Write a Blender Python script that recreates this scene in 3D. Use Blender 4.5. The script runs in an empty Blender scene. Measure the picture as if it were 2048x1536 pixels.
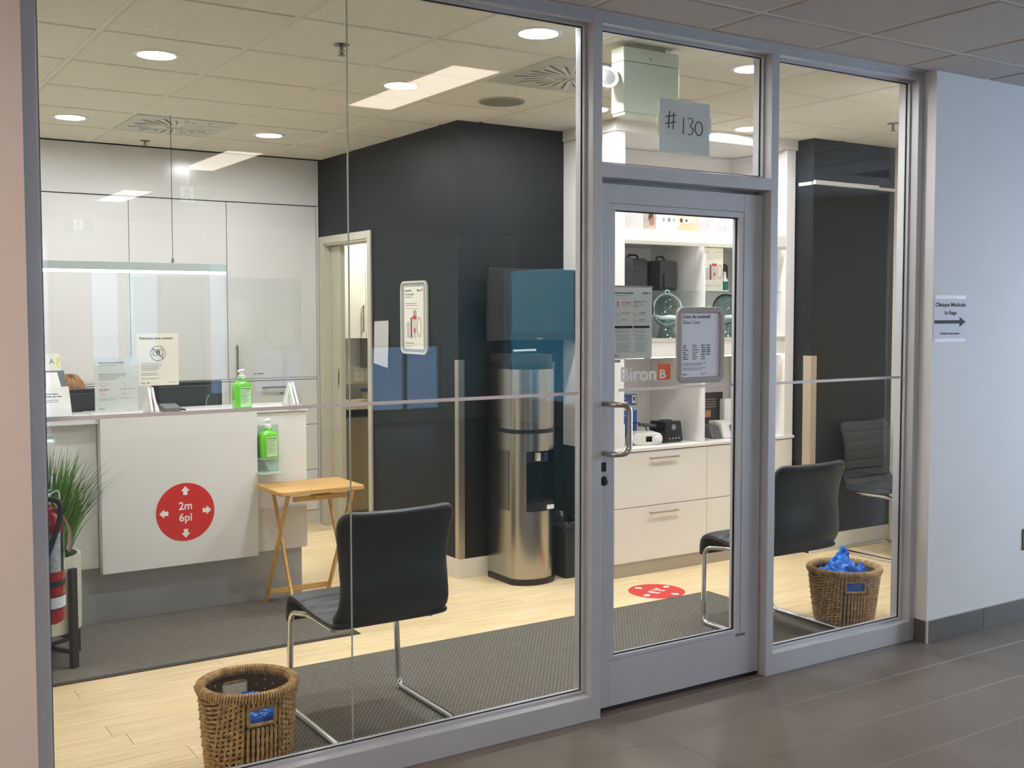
import bpy, math, random
from mathutils import Vector, Matrix, noise
random.seed(7)
PI = math.pi
S = bpy.context.scene
COL = S.collection

# ------------------------------------------------------------------ camera, world, exposure
def s2l(c):
    c = c / 255.0
    return c / 12.92 if c <= 0.04045 else ((c + 0.055) / 1.055) ** 2.4
def rgb(r, g, b): return (s2l(r), s2l(g), s2l(b), 1.0)

cam_d = bpy.data.cameras.new('camera'); cam = bpy.data.objects.new('camera', cam_d); COL.objects.link(cam)
cam.location = (0.0, -3.454, 1.62)
yaw, pitch, roll = math.radians(33.1188), math.radians(-3.083), math.radians(-0.0276)
fw = Vector((math.sin(yaw) * math.cos(pitch), math.cos(yaw) * math.cos(pitch), math.sin(pitch)))
rt = Vector((math.cos(yaw), -math.sin(yaw), 0)); up = rt.cross(fw)
r2 = math.cos(roll) * rt + math.sin(roll) * up; u2 = -math.sin(roll) * rt + math.cos(roll) * up
cam.rotation_euler = Matrix((r2, u2, -fw)).transposed().to_euler()
cam_d.sensor_width = 36.0; cam_d.sensor_fit = 'HORIZONTAL'
cam_d.lens = 2207.5 / 2048 * 36.0
cam_d.shift_x = -(1041.75 - 1024) / 2048; cam_d.shift_y = (744.13 - 768) / 2048
cam_d.clip_start = 0.05; cam_d.clip_end = 200
S.camera = cam

EXPOSURE = 0.0
DOWNLIGHT = 290.0      # recessed lamp radiance
TROFFER = 8.0         # lobby fluorescent panels
SKY = 13.0             # overcast winter sky
w = bpy.data.worlds.new('sky'); S.world = w; w.use_nodes = True
wn = w.node_tree.nodes; wl = w.node_tree.links
bg = wn['Background']
tc = wn.new('ShaderNodeTexCoord'); sp = wn.new('ShaderNodeSeparateXYZ'); rp = wn.new('ShaderNodeValToRGB')
wl.new(tc.outputs['Generated'], sp.inputs[0]); wl.new(sp.outputs['Z'], rp.inputs[0])
rp.color_ramp.elements[0].position = 0.0; rp.color_ramp.elements[0].color = (0.80, 0.89, 1.0, 1)
rp.color_ramp.elements[1].position = 0.6; rp.color_ramp.elements[1].color = (0.62, 0.77, 1.0, 1)
wl.new(rp.outputs[0], bg.inputs['Color']); bg.inputs['Strength'].default_value = SKY
S.view_settings.view_transform = 'Standard'; S.view_settings.look = 'None'
S.view_settings.exposure = EXPOSURE; S.view_settings.gamma = 1.0; S.view_settings.use_curve_mapping = False
try:
    S.cycles.transparent_max_bounces = 24
except Exception: pass

# ------------------------------------------------------------------ materials
MATS = {}
def mat(name, c=None, rough=0.5, metal=0.0, var=0.0, vscale=8.0, bump=0.0, bscale=60.0, objvar=0.0, spec=0.5,
        stretch=None, c2=None, emit=0.0, alpha=1.0, sheen=0.0, coat=0.0, trans=0.0):
    if name in MATS: return MATS[name]
    m = bpy.data.materials.new(name); m.use_nodes = True; MATS[name] = m
    n = m.node_tree.nodes; l = m.node_tree.links; b = n['Principled BSDF']
    b.inputs['Base Color'].default_value = c; b.inputs['Roughness'].default_value = rough
    b.inputs['Metallic'].default_value = metal; b.inputs['Specular IOR Level'].default_value = spec
    if coat: b.inputs['Coat Weight'].default_value = coat; b.inputs['Coat Roughness'].default_value = 0.08
    if sheen: b.inputs['Sheen Weight'].default_value = sheen
    if emit:
        b.inputs['Emission Color'].default_value = c; b.inputs['Emission Strength'].default_value = emit
    if alpha < 1: b.inputs['Alpha'].default_value = alpha
    if trans: b.inputs['Transmission Weight'].default_value = trans
    if var or bump or objvar:
        t = n.new('ShaderNodeTexCoord'); mp = n.new('ShaderNodeMapping')
        l.new(t.outputs['Object'], mp.inputs[0])
        if stretch: mp.inputs['Scale'].default_value = stretch
        if objvar:
            oi = n.new('ShaderNodeObjectInfo'); mul = n.new('ShaderNodeVectorMath'); mul.operation = 'SCALE'
            cb = n.new('ShaderNodeCombineXYZ')
            l.new(oi.outputs['Random'], cb.inputs[0]); l.new(oi.outputs['Random'], cb.inputs[1]); l.new(oi.outputs['Random'], cb.inputs[2])
            l.new(cb.outputs[0], mul.inputs[0]); mul.inputs['Scale'].default_value = 37.0
            l.new(mul.outputs[0], mp.inputs['Location'])
        src = None
        if var:
            nz = n.new('ShaderNodeTexNoise'); nz.inputs['Scale'].default_value = vscale; nz.inputs['Detail'].default_value = 5
            l.new(mp.outputs[0], nz.inputs['Vector'])
            mx = n.new('ShaderNodeMix'); mx.data_type = 'RGBA'
            d = c2 if c2 else tuple(x * (1 - var) for x in c[:3]) + (1,)
            e = c if c2 else tuple(min(1, x * (1 + var * 0.5)) for x in c[:3]) + (1,)
            mx.inputs['A'].default_value = d; mx.inputs['B'].default_value = e
            cr = n.new('ShaderNodeMapRange'); cr.inputs['From Min'].default_value = 0.32; cr.inputs['From Max'].default_value = 0.68
            l.new(nz.outputs['Fac'], cr.inputs[0]); l.new(cr.outputs[0], mx.inputs['Factor'])
            src = mx.outputs['Result']
        if objvar:
            hs = n.new('ShaderNodeHueSaturation')
            ma = n.new('ShaderNodeMapRange'); ma.inputs['To Min'].default_value = 1 - objvar; ma.inputs['To Max'].default_value = 1 + objvar
            l.new(oi.outputs['Random'], ma.inputs[0]); l.new(ma.outputs[0], hs.inputs['Value'])
            if src: l.new(src, hs.inputs['Color'])
            else: hs.inputs['Color'].default_value = c
            src = hs.outputs[0]
        if src: l.new(src, b.inputs['Base Color'])
        if bump:
            nb = n.new('ShaderNodeTexNoise'); nb.inputs['Scale'].default_value = bscale; nb.inputs['Detail'].default_value = 3
            l.new(mp.outputs[0], nb.inputs['Vector'])
            bp = n.new('ShaderNodeBump'); bp.inputs['Strength'].default_value = bump; bp.inputs['Distance'].default_value = 0.01
            l.new(nb.outputs['Fac'], bp.inputs['Height']); l.new(bp.outputs[0], b.inputs['Normal'])
    return m

def glassmat(name, tint=(1, 1, 1), refl=1.0, rough=0.0, base=0.04):
    """thin clear sheet: lets light straight through, mirrors by Schlick reflectance at each face"""
    if name in MATS: return MATS[name]
    m = bpy.data.materials.new(name); m.use_nodes = True; MATS[name] = m
    n = m.node_tree.nodes; l = m.node_tree.links; n.remove(n['Principled BSDF']); out = n['Material Output']
    lw = n.new('ShaderNodeLayerWeight'); lw.inputs['Blend'].default_value = 0.5
    pw = n.new('ShaderNodeMath'); pw.operation = 'POWER'; pw.inputs[1].default_value = 5.0
    ml = n.new('ShaderNodeMath'); ml.operation = 'MULTIPLY_ADD'; ml.inputs[1].default_value = (1 - base) * refl; ml.inputs[2].default_value = base * refl
    l.new(lw.outputs['Facing'], pw.inputs[0]); l.new(pw.outputs[0], ml.inputs[0])
    tr = n.new('ShaderNodeBsdfTransparent'); tr.inputs[0].default_value = tint + (1,)
    gl = n.new('ShaderNodeBsdfGlossy'); gl.inputs['Roughness'].default_value = rough; gl.inputs['Color'].default_value = (1, 1, 1, 1)
    mx = n.new('ShaderNodeMixShader'); l.new(ml.outputs[0], mx.inputs[0]); l.new(tr.outputs[0], mx.inputs[1]); l.new(gl.outputs[0], mx.inputs[2])
    l.new(mx.outputs[0], out.inputs['Surface'])
    return m

def emat(name, c, strength):
    if name in MATS: return MATS[name]
    m = bpy.data.materials.new(name); m.use_nodes = True; MATS[name] = m
    n = m.node_tree.nodes; l = m.node_tree.links; n.remove(n['Principled BSDF'])
    e = n.new('ShaderNodeEmission'); e.inputs[0].default_value = c; e.inputs[1].default_value = strength
    l.new(e.outputs[0], n['Material Output'].inputs['Surface'])
    return m

ALU = mat('satin_aluminium', rgb(196, 197, 202), 0.38, 0.2, var=0.04, vscale=3)
ALU_D = mat('door_aluminium', rgb(192, 194, 200), 0.4, 0.2, var=0.04, vscale=3)
GASKET = mat('black_gasket', rgb(14, 14, 15), 0.7)
PANE = glassmat('window_glass', (0.955, 0.975, 0.965), 1.05)
ACRYL = glassmat('clear_acrylic', (0.97, 0.985, 0.98), 0.8)
SHELFGLASS = glassmat('green_shelf_glass', (0.84, 0.92, 0.90), 1.2)
WALLW = mat('lobby_wall_paint', rgb(230, 228, 228), 0.6, var=0.03, vscale=2, bump=0.04, bscale=250)
PINKW = mat('lobby_wall_warm_light', rgb(226, 212, 204), 0.6, var=0.03, vscale=2, bump=0.04, bscale=250)  # warm lamp light on the left wall put into its colour
IWALL = mat('clinic_wall_paint', rgb(226, 221, 206), 0.6, var=0.02, vscale=2, bump=0.03, bscale=250)
DARKW = mat('charcoal_wall_paint', rgb(27, 30, 32), 0.5, var=0.05, vscale=3, spec=0.25, bump=0.03, bscale=200)
CTILE = mat('ceiling_tile_board', rgb(226, 221, 207), 0.85, var=0.03, vscale=20, bump=0.08, bscale=320, objvar=0.015)
CTILE2 = mat('lobby_ceiling_tile_board', rgb(178, 172, 166), 0.85, var=0.03, vscale=20, bump=0.08, bscale=320, objvar=0.015)
TBAR = mat('ceiling_grid_paint', rgb(222, 216, 198), 0.5)
TBAR2 = mat('lobby_ceiling_grid_paint', rgb(200, 195, 188), 0.5)
DARKGAP = mat('dark_gap', rgb(40, 38, 34), 0.8)  # near black so the ceiling tile gaps read as shadow lines
PLANK = mat('maple_plank', rgb(243, 222, 180), 0.34, var=0.14, vscale=5, stretch=(0.7, 9, 9), objvar=0.05, c2=rgb(226, 199, 150))
FTILE = mat('brown_floor_tile', rgb(122, 111, 101), 0.42, var=0.10, vscale=3, objvar=0.04, bump=0.05, bscale=90)
GROUT = mat('tile_grout', rgb(158, 146, 134), 0.8)
TILEBASE = mat('dark_base_tile', rgb(92, 86, 80), 0.45, var=0.12, vscale=5, objvar=0.06)
LAM = mat('white_laminate', rgb(232, 230, 226), 0.3, var=0.015, vscale=2)
LAMG = mat('white_gloss_laminate', rgb(224, 223, 221), 0.18, var=0.015, vscale=2)
CABW = mat('cabinet_white', rgb(238, 234, 229), 0.35, var=0.015, vscale=2)
GREYLAM = mat('grey_laminate', rgb(172, 174, 174), 0.3, 0.15, var=0.08, vscale=2)
PLINTH = mat('taupe_plinth', rgb(176, 168, 156), 0.4, 0.2)
CHROME = mat('chrome', rgb(225, 226, 228), 0.09, 1.0)
STEEL = mat('brushed_steel', rgb(176, 172, 166), 0.22, 1.0, bump=0.03, bscale=8, stretch=(40, 40, 1))
SATIN = mat('satin_nickel', rgb(196, 188, 178), 0.3, 1.0)
BLACK = mat('black_plastic', rgb(24, 24, 26), 0.35)
BLACKM = mat('matte_black', rgb(34, 34, 35), 0.6)
WHITEP = mat('white_plastic', rgb(236, 235, 230), 0.35)
PAPER = mat('paper', rgb(238, 237, 234), 0.7, var=0.015, vscale=4)
PAPERC = mat('cream_paper', rgb(232, 229, 214), 0.7, var=0.015, vscale=4)
INK = mat('black_ink', rgb(26, 26, 28), 0.7)
INKG = mat('grey_ink', rgb(120, 120, 122), 0.7)
INKL = mat('light_grey_ink', rgb(168, 168, 168), 0.7)
INKR = mat('red_ink', rgb(206, 60, 62), 0.6)
INKY = mat('ochre_ink', rgb(196, 178, 96), 0.6)
RED = mat('red_vinyl', rgb(214, 48, 44), 0.45)
WHITEV = mat('white_vinyl', rgb(240, 238, 236), 0.5)
STRIPV = mat('pale_pink_vinyl', rgb(232, 222, 222), 0.5)
ORANGE = mat('orange_vinyl', rgb(236, 104, 28), 0.45)
GREYFR = mat('grey_sign_frame', rgb(164, 160, 154), 0.35)
CASING = mat('greige_door_casing', rgb(192, 188, 170), 0.45, var=0.02, vscale=3)
BASEB = mat('ivory_baseboard', rgb(228, 223, 210), 0.45)
PINE = mat('pine_wood', rgb(222, 180, 108), 0.4, var=0.2, vscale=4, stretch=(1, 10, 10), c2=rgb(198, 150, 84))
VINYL = mat('slate_black_upholstery', rgb(40, 45, 49), 0.42, bump=0.05, bscale=400)
GREEN = mat('lime_gel', rgb(112, 214, 52), 0.2, spec=0.6, coat=0.3)
LEAF = mat('grass_blade', rgb(96, 146, 48), 0.4, var=0.45, vscale=9, c2=rgb(44, 86, 26))
BLUEP = mat('blue_plastic_film', rgb(24, 128, 232), 0.28, var=0.3, vscale=16, c2=rgb(8, 84, 196))
ROPE = mat('seagrass_rope', rgb(206, 170, 112), 0.65, var=0.5, vscale=40, c2=rgb(146, 110, 64))
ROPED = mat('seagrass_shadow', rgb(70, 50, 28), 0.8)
CONC = mat('concrete_pot', rgb(196, 194, 180), 0.75, var=0.14, vscale=9, bump=0.1, bscale=30)
EXTRED = mat('extinguisher_red', rgb(176, 26, 22), 0.22, coat=0.4)
SCREEN = mat('dark_screen', rgb(12, 14, 17), 0.08)
BAGC = mat('dark_grey_nylon', rgb(48, 49, 50), 0.6, var=0.1, vscale=20, bump=0.1, bscale=200)
GHEAD = glassmat('teal_mannequin_glass', (0.56, 0.68, 0.67), 1.8, 0.04, base=0.05)
LAMP = emat('downlight_lens', (1.0, 0.985, 1.02, 1), DOWNLIGHT)
WARM_FILL = emat('warm_fill_lens', (1.0, 0.82, 0.70, 1), 19.0)
TROF = emat('troffer_lens', (1.0, 0.86, 0.74, 1), TROFFER)
LED = emat('led_strip', (1.0, 0.93, 0.95, 1), 12.0)
PEND = emat('pendant_lens', (0.97, 0.98, 1.0, 1), 7.0)

# mats with woven / ribbed relief
def weave(name, ca, cb_, sx, sy, rough=0.9):
    if name in MATS: return MATS[name]
    m = bpy.data.materials.new(name); m.use_nodes = True; MATS[name] = m
    n = m.node_tree.nodes; l = m.node_tree.links; b = n['Principled BSDF']; b.inputs['Roughness'].default_value = rough
    t = n.new('ShaderNodeTexCoord'); mp = n.new('ShaderNodeMapping'); mp.inputs['Scale'].default_value = (sx, sy, 1)
    l.new(t.outputs['Object'], mp.inputs[0])
    br = n.new('ShaderNodeTexBrick'); br.inputs['Scale'].default_value = 1.0
    br.inputs['Color1'].default_value = ca; br.inputs['Color2'].default_value = tuple(x * 0.8 for x in ca[:3]) + (1,)
    br.inputs['Mortar'].default_value = cb_; br.inputs['Mortar Size'].default_value = 0.22; br.inputs['Brick Width'].default_value = 1.0
    br.inputs['Row Height'].default_value = 1.0; br.inputs['Mortar Smooth'].default_value = 1.0
    l.new(mp.outputs[0], br.inputs['Vector']); l.new(br.outputs['Color'], b.inputs['Base Color'])
    bp = n.new('ShaderNodeBump'); bp.inputs['Strength'].default_value = 0.6; bp.inputs['Distance'].default_value = 0.004; bp.invert = True
    l.new(br.outputs['Fac'], bp.inputs['Height']); l.new(bp.outputs[0], b.inputs['Normal'])
    return m
MATW = weave('grey_ribbed_mat', rgb(134, 129, 118), rgb(70, 67, 60), 48, 70)
MATW2 = weave('grey_woven_mat', rgb(130, 125, 113), rgb(62, 59, 52), 50, 75)

# ------------------------------------------------------------------ mesh builder
class M:
    def __init__(s): s.v = []; s.f = []
    def add(s, vs, fs):
        o = len(s.v); s.v += [tuple(p) for p in vs]; s.f += [tuple(i + o for i in f) for f in fs]; return s
    def box(s, x0, x1, y0, y1, z0, z1):
        return s.add([(x0, y0, z0), (x1, y0, z0), (x1, y1, z0), (x0, y1, z0), (x0, y0, z1), (x1, y0, z1), (x1, y1, z1), (x0, y1, z1)],
                     [(0, 3, 2, 1), (4, 5, 6, 7), (0, 1, 5, 4), (1, 2, 6, 5), (2, 3, 7, 6), (3, 0, 4, 7)])
    def prism(s, poly, y0, y1, axis='y'):
        """poly of (u,v); extruded along axis"""
        n = len(poly)
        def P(u, v, d):
            return (u, d, v) if axis == 'y' else ((d, u, v) if axis == 'x' else (u, v, d))
        vs = [P(u, v, y0) for u, v in poly] + [P(u, v, y1) for u, v in poly]
        fs = [tuple(range(n)), tuple(range(2 * n - 1, n - 1, -1))] + [(i, n + i, n + (i + 1) % n, (i + 1) % n) for i in range(n)]
        return s.add(vs, fs)
    def frame(s, outer, inner, y0, y1):
        """ring between two same-length outlines in the xz plane"""
        n = len(outer)
        vs = [(u, y0, v) for u, v in outer] + [(u, y0, v) for u, v in inner] + [(u, y1, v) for u, v in outer] + [(u, y1, v) for u, v in inner]
        fs = []
        for i in range(n):
            j = (i + 1) % n
            fs += [(i, j, n + j, n + i), (2 * n + i, 3 * n + i, 3 * n + j, 2 * n + j), (i, 2 * n + i, 2 * n + j, j), (n + i, n + j, 3 * n + j, 3 * n + i)]
        return s.add(vs, fs)
    def lathe(s, prof, n=24, c=(0, 0, 0), sx=1, sy=1, cap=True):
        vs = []; fs = []
        for r, z in prof:
            for i in range(n):
                a = 2 * PI * i / n; vs.append((c[0] + r * math.cos(a) * sx, c[1] + r * math.sin(a) * sy, c[2] + z))
        for k in range(len(prof) - 1):
            for i in range(n):
                j = (i + 1) % n; fs.append((k * n + i, k * n + j, (k + 1) * n + j, (k + 1) * n + i))
        if cap:
            fs.append(tuple(range(n - 1, -1, -1))); fs.append(tuple(range((len(prof) - 1) * n, len(prof) * n)))
        return s.add(vs, fs)
    def tube(s, pts, r, n=8, closed=False, cap=True):
        P = [Vector(p) for p in pts]; L = len(P); vs = []; fs = []; prev = None
        R = r if isinstance(r, (list, tuple)) else [r] * L
        for k in range(L):
            if closed: t = P[(k + 1) % L] - P[k - 1]
            else: t = (P[min(k + 1, L - 1)] - P[max(k - 1, 0)])
            t.normalize()
            if prev is None:
                a = Vector((0, 0, 1)) if abs(t.z) < 0.9 else Vector((1, 0, 0)); nrm = t.cross(a).normalized()
            else:
                nrm = (prev - t * prev.dot(t))
                nrm = nrm.normalized() if nrm.length > 1e-6 else t.orthogonal().normalized()
            prev = nrm; bi = t.cross(nrm)
            for i in range(n):
                a = 2 * PI * i / n; vs.append(P[k] + (nrm * math.cos(a) + bi * math.sin(a)) * R[k])
        for k in range(L if closed else L - 1):
            k2 = (k + 1) % L
            for i in range(n):
                j = (i + 1) % n; fs.append((k * n + i, k * n + j, k2 * n + j, k2 * n + i))
        if cap and not closed:
            fs.append(tuple(range(n - 1, -1, -1))); fs.append(tuple(range((L - 1) * n, L * n)))
        return s.add(vs, fs)
    def bar(s, a, b, w, d, upv=(0, 0, 1)):
        """rectangular bar between two points"""
        a = Vector(a); b = Vector(b); t = (b - a).normalized(); x = t.cross(Vector(upv))
        if x.length < 1e-4: x = t.cross(Vector((1, 0, 0)))
        x.normalize(); y = t.cross(x).normalized()
        vs = []
        for p in (a, b):
            for sx, sy in ((-1, -1), (1, -1), (1, 1), (-1, 1)): vs.append(p + x * sx * w / 2 + y * sy * d / 2)
        return s.add(vs, [(0, 1, 2, 3), (7, 6, 5, 4), (0, 4, 5, 1), (1, 5, 6, 2), (2, 6, 7, 3), (3, 7, 4, 0)])
    def disc(s, c, r, n=32, rx=None):
        o = [(c[0] + r * math.cos(2 * PI * i / n), c[1] + (rx or r) * math.sin(2 * PI * i / n), c[2]) for i in range(n)]
        return s.add(o, [tuple(range(n))])
    def sphere(s, c, r, n=20, m=12, sc=(1, 1, 1)):
        prof = [(max(1e-4, math.sin(PI * k / m)) * r, -math.cos(PI * k / m) * r * sc[2]) for k in range(m + 1)]
        return s.lathe(prof, n, c, sc[0], sc[1])
    def mesh(s, name):
        me = bpy.data.meshes.new(name); me.from_pydata(s.v, [], s.f); me.update(); return me
    def obj(s, name, mt, parent=None, smooth=False, bevel=0.0, seg=2, loc=None, kind=None):
        import bmesh
        me = s.mesh(name)
        bm = bmesh.new(); bm.from_mesh(me); bmesh.ops.recalc_face_normals(bm, faces=bm.faces); bm.to_mesh(me); bm.free()
        if smooth:
            for p in me.polygons: p.use_smooth = True
            me.set_sharp_from_angle(angle=math.radians(40))
        me.materials.append(mt)
        o = bpy.data.objects.new(name, me); COL.objects.link(o)
        if parent: o.parent = parent
        if loc: o.location = loc
        if bevel:
            b = o.modifiers.new('bevel', 'BEVEL'); b.width = bevel; b.segments = seg; b.limit_method = 'ANGLE'; b.angle_limit = math.radians(40)
        if kind: o['kind'] = kind
        return o

def box(name, mt, parent, x0, x1, y0, y1, z0, z1, bevel=0.0, seg=2):
    return M().box(x0, x1, y0, y1, z0, z1).obj(name, mt, parent, bevel=bevel, seg=seg)
def tag(o, label, cat, group=None, kind=None):
    o['label'] = label; o['category'] = cat
    if group: o['group'] = group
    if kind: o['kind'] = kind
    return o
def thing(name, label, cat, loc=(0, 0, 0), rz=0.0, group=None, kind=None):
    o = bpy.data.objects.new(name, None); COL.objects.link(o); o.location = loc; o.rotation_euler = (0, 0, rz); o.empty_display_size = 0.1
    return tag(o, label, cat, group, kind)
def dup(root, loc=None, rz=None, label=None, group=None):
    r = root.copy(); COL.objects.link(r)
    if loc is not None: r.location = loc
    if rz is not None: r.rotation_euler = (0, 0, rz)
    if label: r['label'] = label
    if group: r['group'] = group
    for ch in list(root.children):
        c = ch.copy(); COL.objects.link(c); c.parent = r
        for g in list(ch.children):
            d = g.copy(); COL.objects.link(d); d.parent = c
    return r
def rrect(x0, x1, z0, z1, r, n=6):
    p = []
    for cx, cz, a0 in ((x1 - r, z1 - r, 0), (x0 + r, z1 - r, 90), (x0 + r, z0 + r, 180), (x1 - r, z0 + r, 270)):
        for i in range(n + 1):
            a = math.radians(a0 + 90 * i / n); p.append((cx + r * math.cos(a), cz + r * math.sin(a)))
    return p
def smoothpath(pts, n=8):
    """Catmull-Rom"""
    P = [Vector(p) for p in pts]; out = []
    for i in range(len(P) - 1):
        p0 = P[max(i - 1, 0)]; p1 = P[i]; p2 = P[i + 1]; p3 = P[min(i + 2, len(P) - 1)]
        for k in range(n):
            t = k / n
            out.append(0.5 * ((2 * p1) + (p2 - p0) * t + (2 * p0 - 5 * p1 + 4 * p2 - p3) * t * t + (3 * p1 - p0 - 3 * p2 + p3) * t ** 3))
    out.append(P[-1]); return out
def arcpath(pts, r, n=6):
    """polyline with rounded corners"""
    P = [Vector(p) for p in pts]; out = [P[0]]
    for i in range(1, len(P) - 1):
        a = (P[i - 1] - P[i]).normalized(); b = (P[i + 1] - P[i]).normalized()
        rr = min(r, (P[i - 1] - P[i]).length * 0.49, (P[i + 1] - P[i]).length * 0.49)
        p0 = P[i] + a * rr; p2 = P[i] + b * rr
        for k in range(n + 1):
            t = k / n; out.append((1 - t) ** 2 * p0 + 2 * t * (1 - t) * P[i] + t * t * p2)
    out.append(P[-1]); return out

# ---- lettering: collected as text curves, turned into meshes in one go at the end
TEXTS = []
def text(parent, s, x, z, h, mt, y=-0.001, align='L', width=None, name='lettering', depth=0.0006, flat=False, rot=0.0, bold=0.0):
    cu = bpy.data.curves.new(name, 'FONT'); cu.body = s; cu.size = h / 0.72
    cu.align_x = {'L': 'LEFT', 'C': 'CENTER', 'R': 'RIGHT'}[align]; cu.extrude = depth; cu.resolution_u = 3; cu.offset = bold * cu.size
    o = bpy.data.objects.new(name, cu); COL.objects.link(o); cu.materials.append(mt); o.parent = parent
    TEXTS.append((o, x, y, z, width, align, flat, rot)); return o
def finish_texts():
    bpy.context.view_layer.update(); dg = bpy.context.evaluated_depsgraph_get()
    for o, x, y, z, width, align, flat, rot in TEXTS:
        me = bpy.data.meshes.new_from_object(o.evaluated_get(dg))
        xs = [v.co.x for v in me.vertices]
        if not xs: continue
        k = width / (max(xs) - min(xs)) if width else 1.0
        ca, sa = math.cos(rot), math.sin(rot)
        for v in me.vertices:
            px, pz, d = v.co.x * k, v.co.y, v.co.z
            px, pz = px * ca - pz * sa, px * sa + pz * ca
            v.co = (x + px, z + pz, y + d) if flat else (x + px, y - d, z + pz)
        me.materials.clear(); me.materials.append(o.data.materials[0])
        n = bpy.data.objects.new(o.name, me); nm = o.name.split('.')[0]; par = o.parent
        COL.objects.link(n); n.parent = par
        bpy.data.objects.remove(o); n.name = nm
def printlines(parent, rows, mt, y=-0.0008, name='printed_lines', seed=1):
    """unreadable small print: rows of (x0, x1, z, h), broken into word-length dashes"""
    rnd = random.Random(seed); m = M()
    for x0, x1, z, h in rows:
        x = x0
        while x < x1 - h:
            wd = min(x1 - x, h * rnd.uniform(1.5, 5.0)); m.box(x, x + wd, y - 0.0004, y, z, z + h * 0.6); x += wd + h * 0.6
    return m.obj(name, mt, parent, kind='stuff')
def struct(name, label, loc=(0, 0, 0), cat='structure'):
    return thing(name, label, cat, loc, kind='structure')

# ================================================================== STRUCTURE
ZC = 2.775
GX = [1.06 + 0.607 * k for k in range(-1, 10)]          # clinic ceiling grid
GY = [0.67 + 0.625 * k for k in range(-1, 7)]
# ---- clinic ceiling
ceil_c = tag(box('ceiling', DARKGAP, None, 0.40, 6.60, 0.116, 6.2, ZC + 0.004, ZC + 0.12), 'suspended white tile ceiling inside the clinic', 'ceiling', kind='structure')
def ceiling_cells(parent, xs, ys, mt, bt, zc, xlim, ylim, skip=()):
    cache = {}
    for i in range(len(xs) - 1):
        for j in range(len(ys) - 1):
            if (i, j) in skip: continue
            x0, x1 = max(xs[i], xlim[0]) + 0.0140, min(xs[i + 1], xlim[1]) - 0.0140
            y0, y1 = max(ys[j], ylim[0]) + 0.0150, min(ys[j + 1], ylim[1]) - 0.0150
            if x1 - x0 < 0.03 or y1 - y0 < 0.03: continue
            key = (round(x1 - x0, 3), round(y1 - y0, 3))
            cx, cy = (x0 + x1) / 2, (y0 + y1) / 2
            if key not in cache:
                hx, hy = key[0] / 2, key[1] / 2; c = 0.004
                mm = M()
                lo = [(-hx + c, -hy + c, -0.006), (hx - c, -hy + c, -0.006), (hx - c, hy - c, -0.006), (-hx + c, hy - c, -0.006)]
                mi = [(-hx, -hy, -0.001), (hx, -hy, -0.001), (hx, hy, -0.001), (-hx, hy, -0.001)]
                hi = [(a, b, 0.003) for a, b, _ in mi]
                mm.add(lo + mi + hi, [(0, 3, 2, 1)] + [(i_, (i_ + 1) % 4, 4 + (i_ + 1) % 4, 4 + i_) for i_ in range(4)] + [(4 + i_, 4 + (i_ + 1) % 4, 8 + (i_ + 1) % 4, 8 + i_) for i_ in range(4)] + [(8, 9, 10, 11)])
                cache[key] = mm.obj('ceiling_tile', mt, parent, loc=(cx, cy, zc))
            else:
                o = cache[key].copy(); COL.objects.link(o); o.location = (cx, cy, zc)
    for x in xs:
        if xlim[0] < x < xlim[1]: box('grid_bar', bt, parent, x - 0.0120, x + 0.0120, ylim[0], ylim[1], zc - 0.001, zc + 0.004)
    for y in ys:
        if ylim[0] < y < ylim[1]: box('grid_bar', bt, parent, xlim[0], xlim[1], y - 0.0100, y + 0.0100, zc - 0.0015, zc + 0.004)
# tiles replaced by air diffusers
ceiling_cells(ceil_c, GX, GY, CTILE, TBAR, ZC, (0.55, 6.46), (0.116, 4.45), skip=((2, 5), (4, 1)))

# ---- lobby ceiling
LX = [3.15 + 0.61 * k for k in range(-6, 8)]
LY = [-0.33 - 0.61 * k for k in range(18, -1, -1)] + [0.0]
ceil_l = tag(box('ceiling', DARKGAP, None, -5.0, 9.15, -11.2, 0.115, 2.784, 2.92), 'grey-white tile ceiling of the lobby outside the clinic', 'ceiling', kind='structure')
ceiling_cells(ceil_l, LX, [y for y in LY if y > -2.9], CTILE2, TBAR2, 2.78, (-0.6, 7.9), (-2.75, -0.03))
box('far_ceiling_field', CTILE2, ceil_l, -5.0, 9.1, -11.2, -2.76, 2.776, 2.783)
box('wall_angle', TBAR2, ceil_l, -0.6, 7.9, -0.028, 0.0, 2.774, 2.783)
def troffer(i, y0, y1, lab, x=2.705):
    t = thing('ceiling_light', lab, 'ceiling light', (x, (y0 + y1) / 2, 2.772), group=None)
    hx, hy = 0.15, (y1 - y0) / 2
    m = M(); m.box(-hx, hx, -hy, -hy + 0.02, -0.006, 0.001); m.box(-hx, hx, hy - 0.02, hy, -0.006, 0.001); m.box(-hx, -hx + 0.02, -hy, hy, -0.006, 0.001); m.box(hx - 0.02, hx, -hy, hy, -0.006, 0.001)
    m.obj('light_frame', WHITEP, t)
    box('lens', TROF, t, -hx + 0.02, hx - 0.02, -hy + 0.02, hy - 0.02, -0.004, 0.0)
troffer(0, -2.14, -0.92, 'long fluorescent panel in the lobby ceiling closest to the storefront')
troffer(1, -5.36, -4.14, 'long fluorescent panel mid-way down the lobby ceiling, mirrored on the white closets')
troffer(2, -8.36, -7.14, 'long fluorescent panel at the window end of the lobby ceiling')

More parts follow.
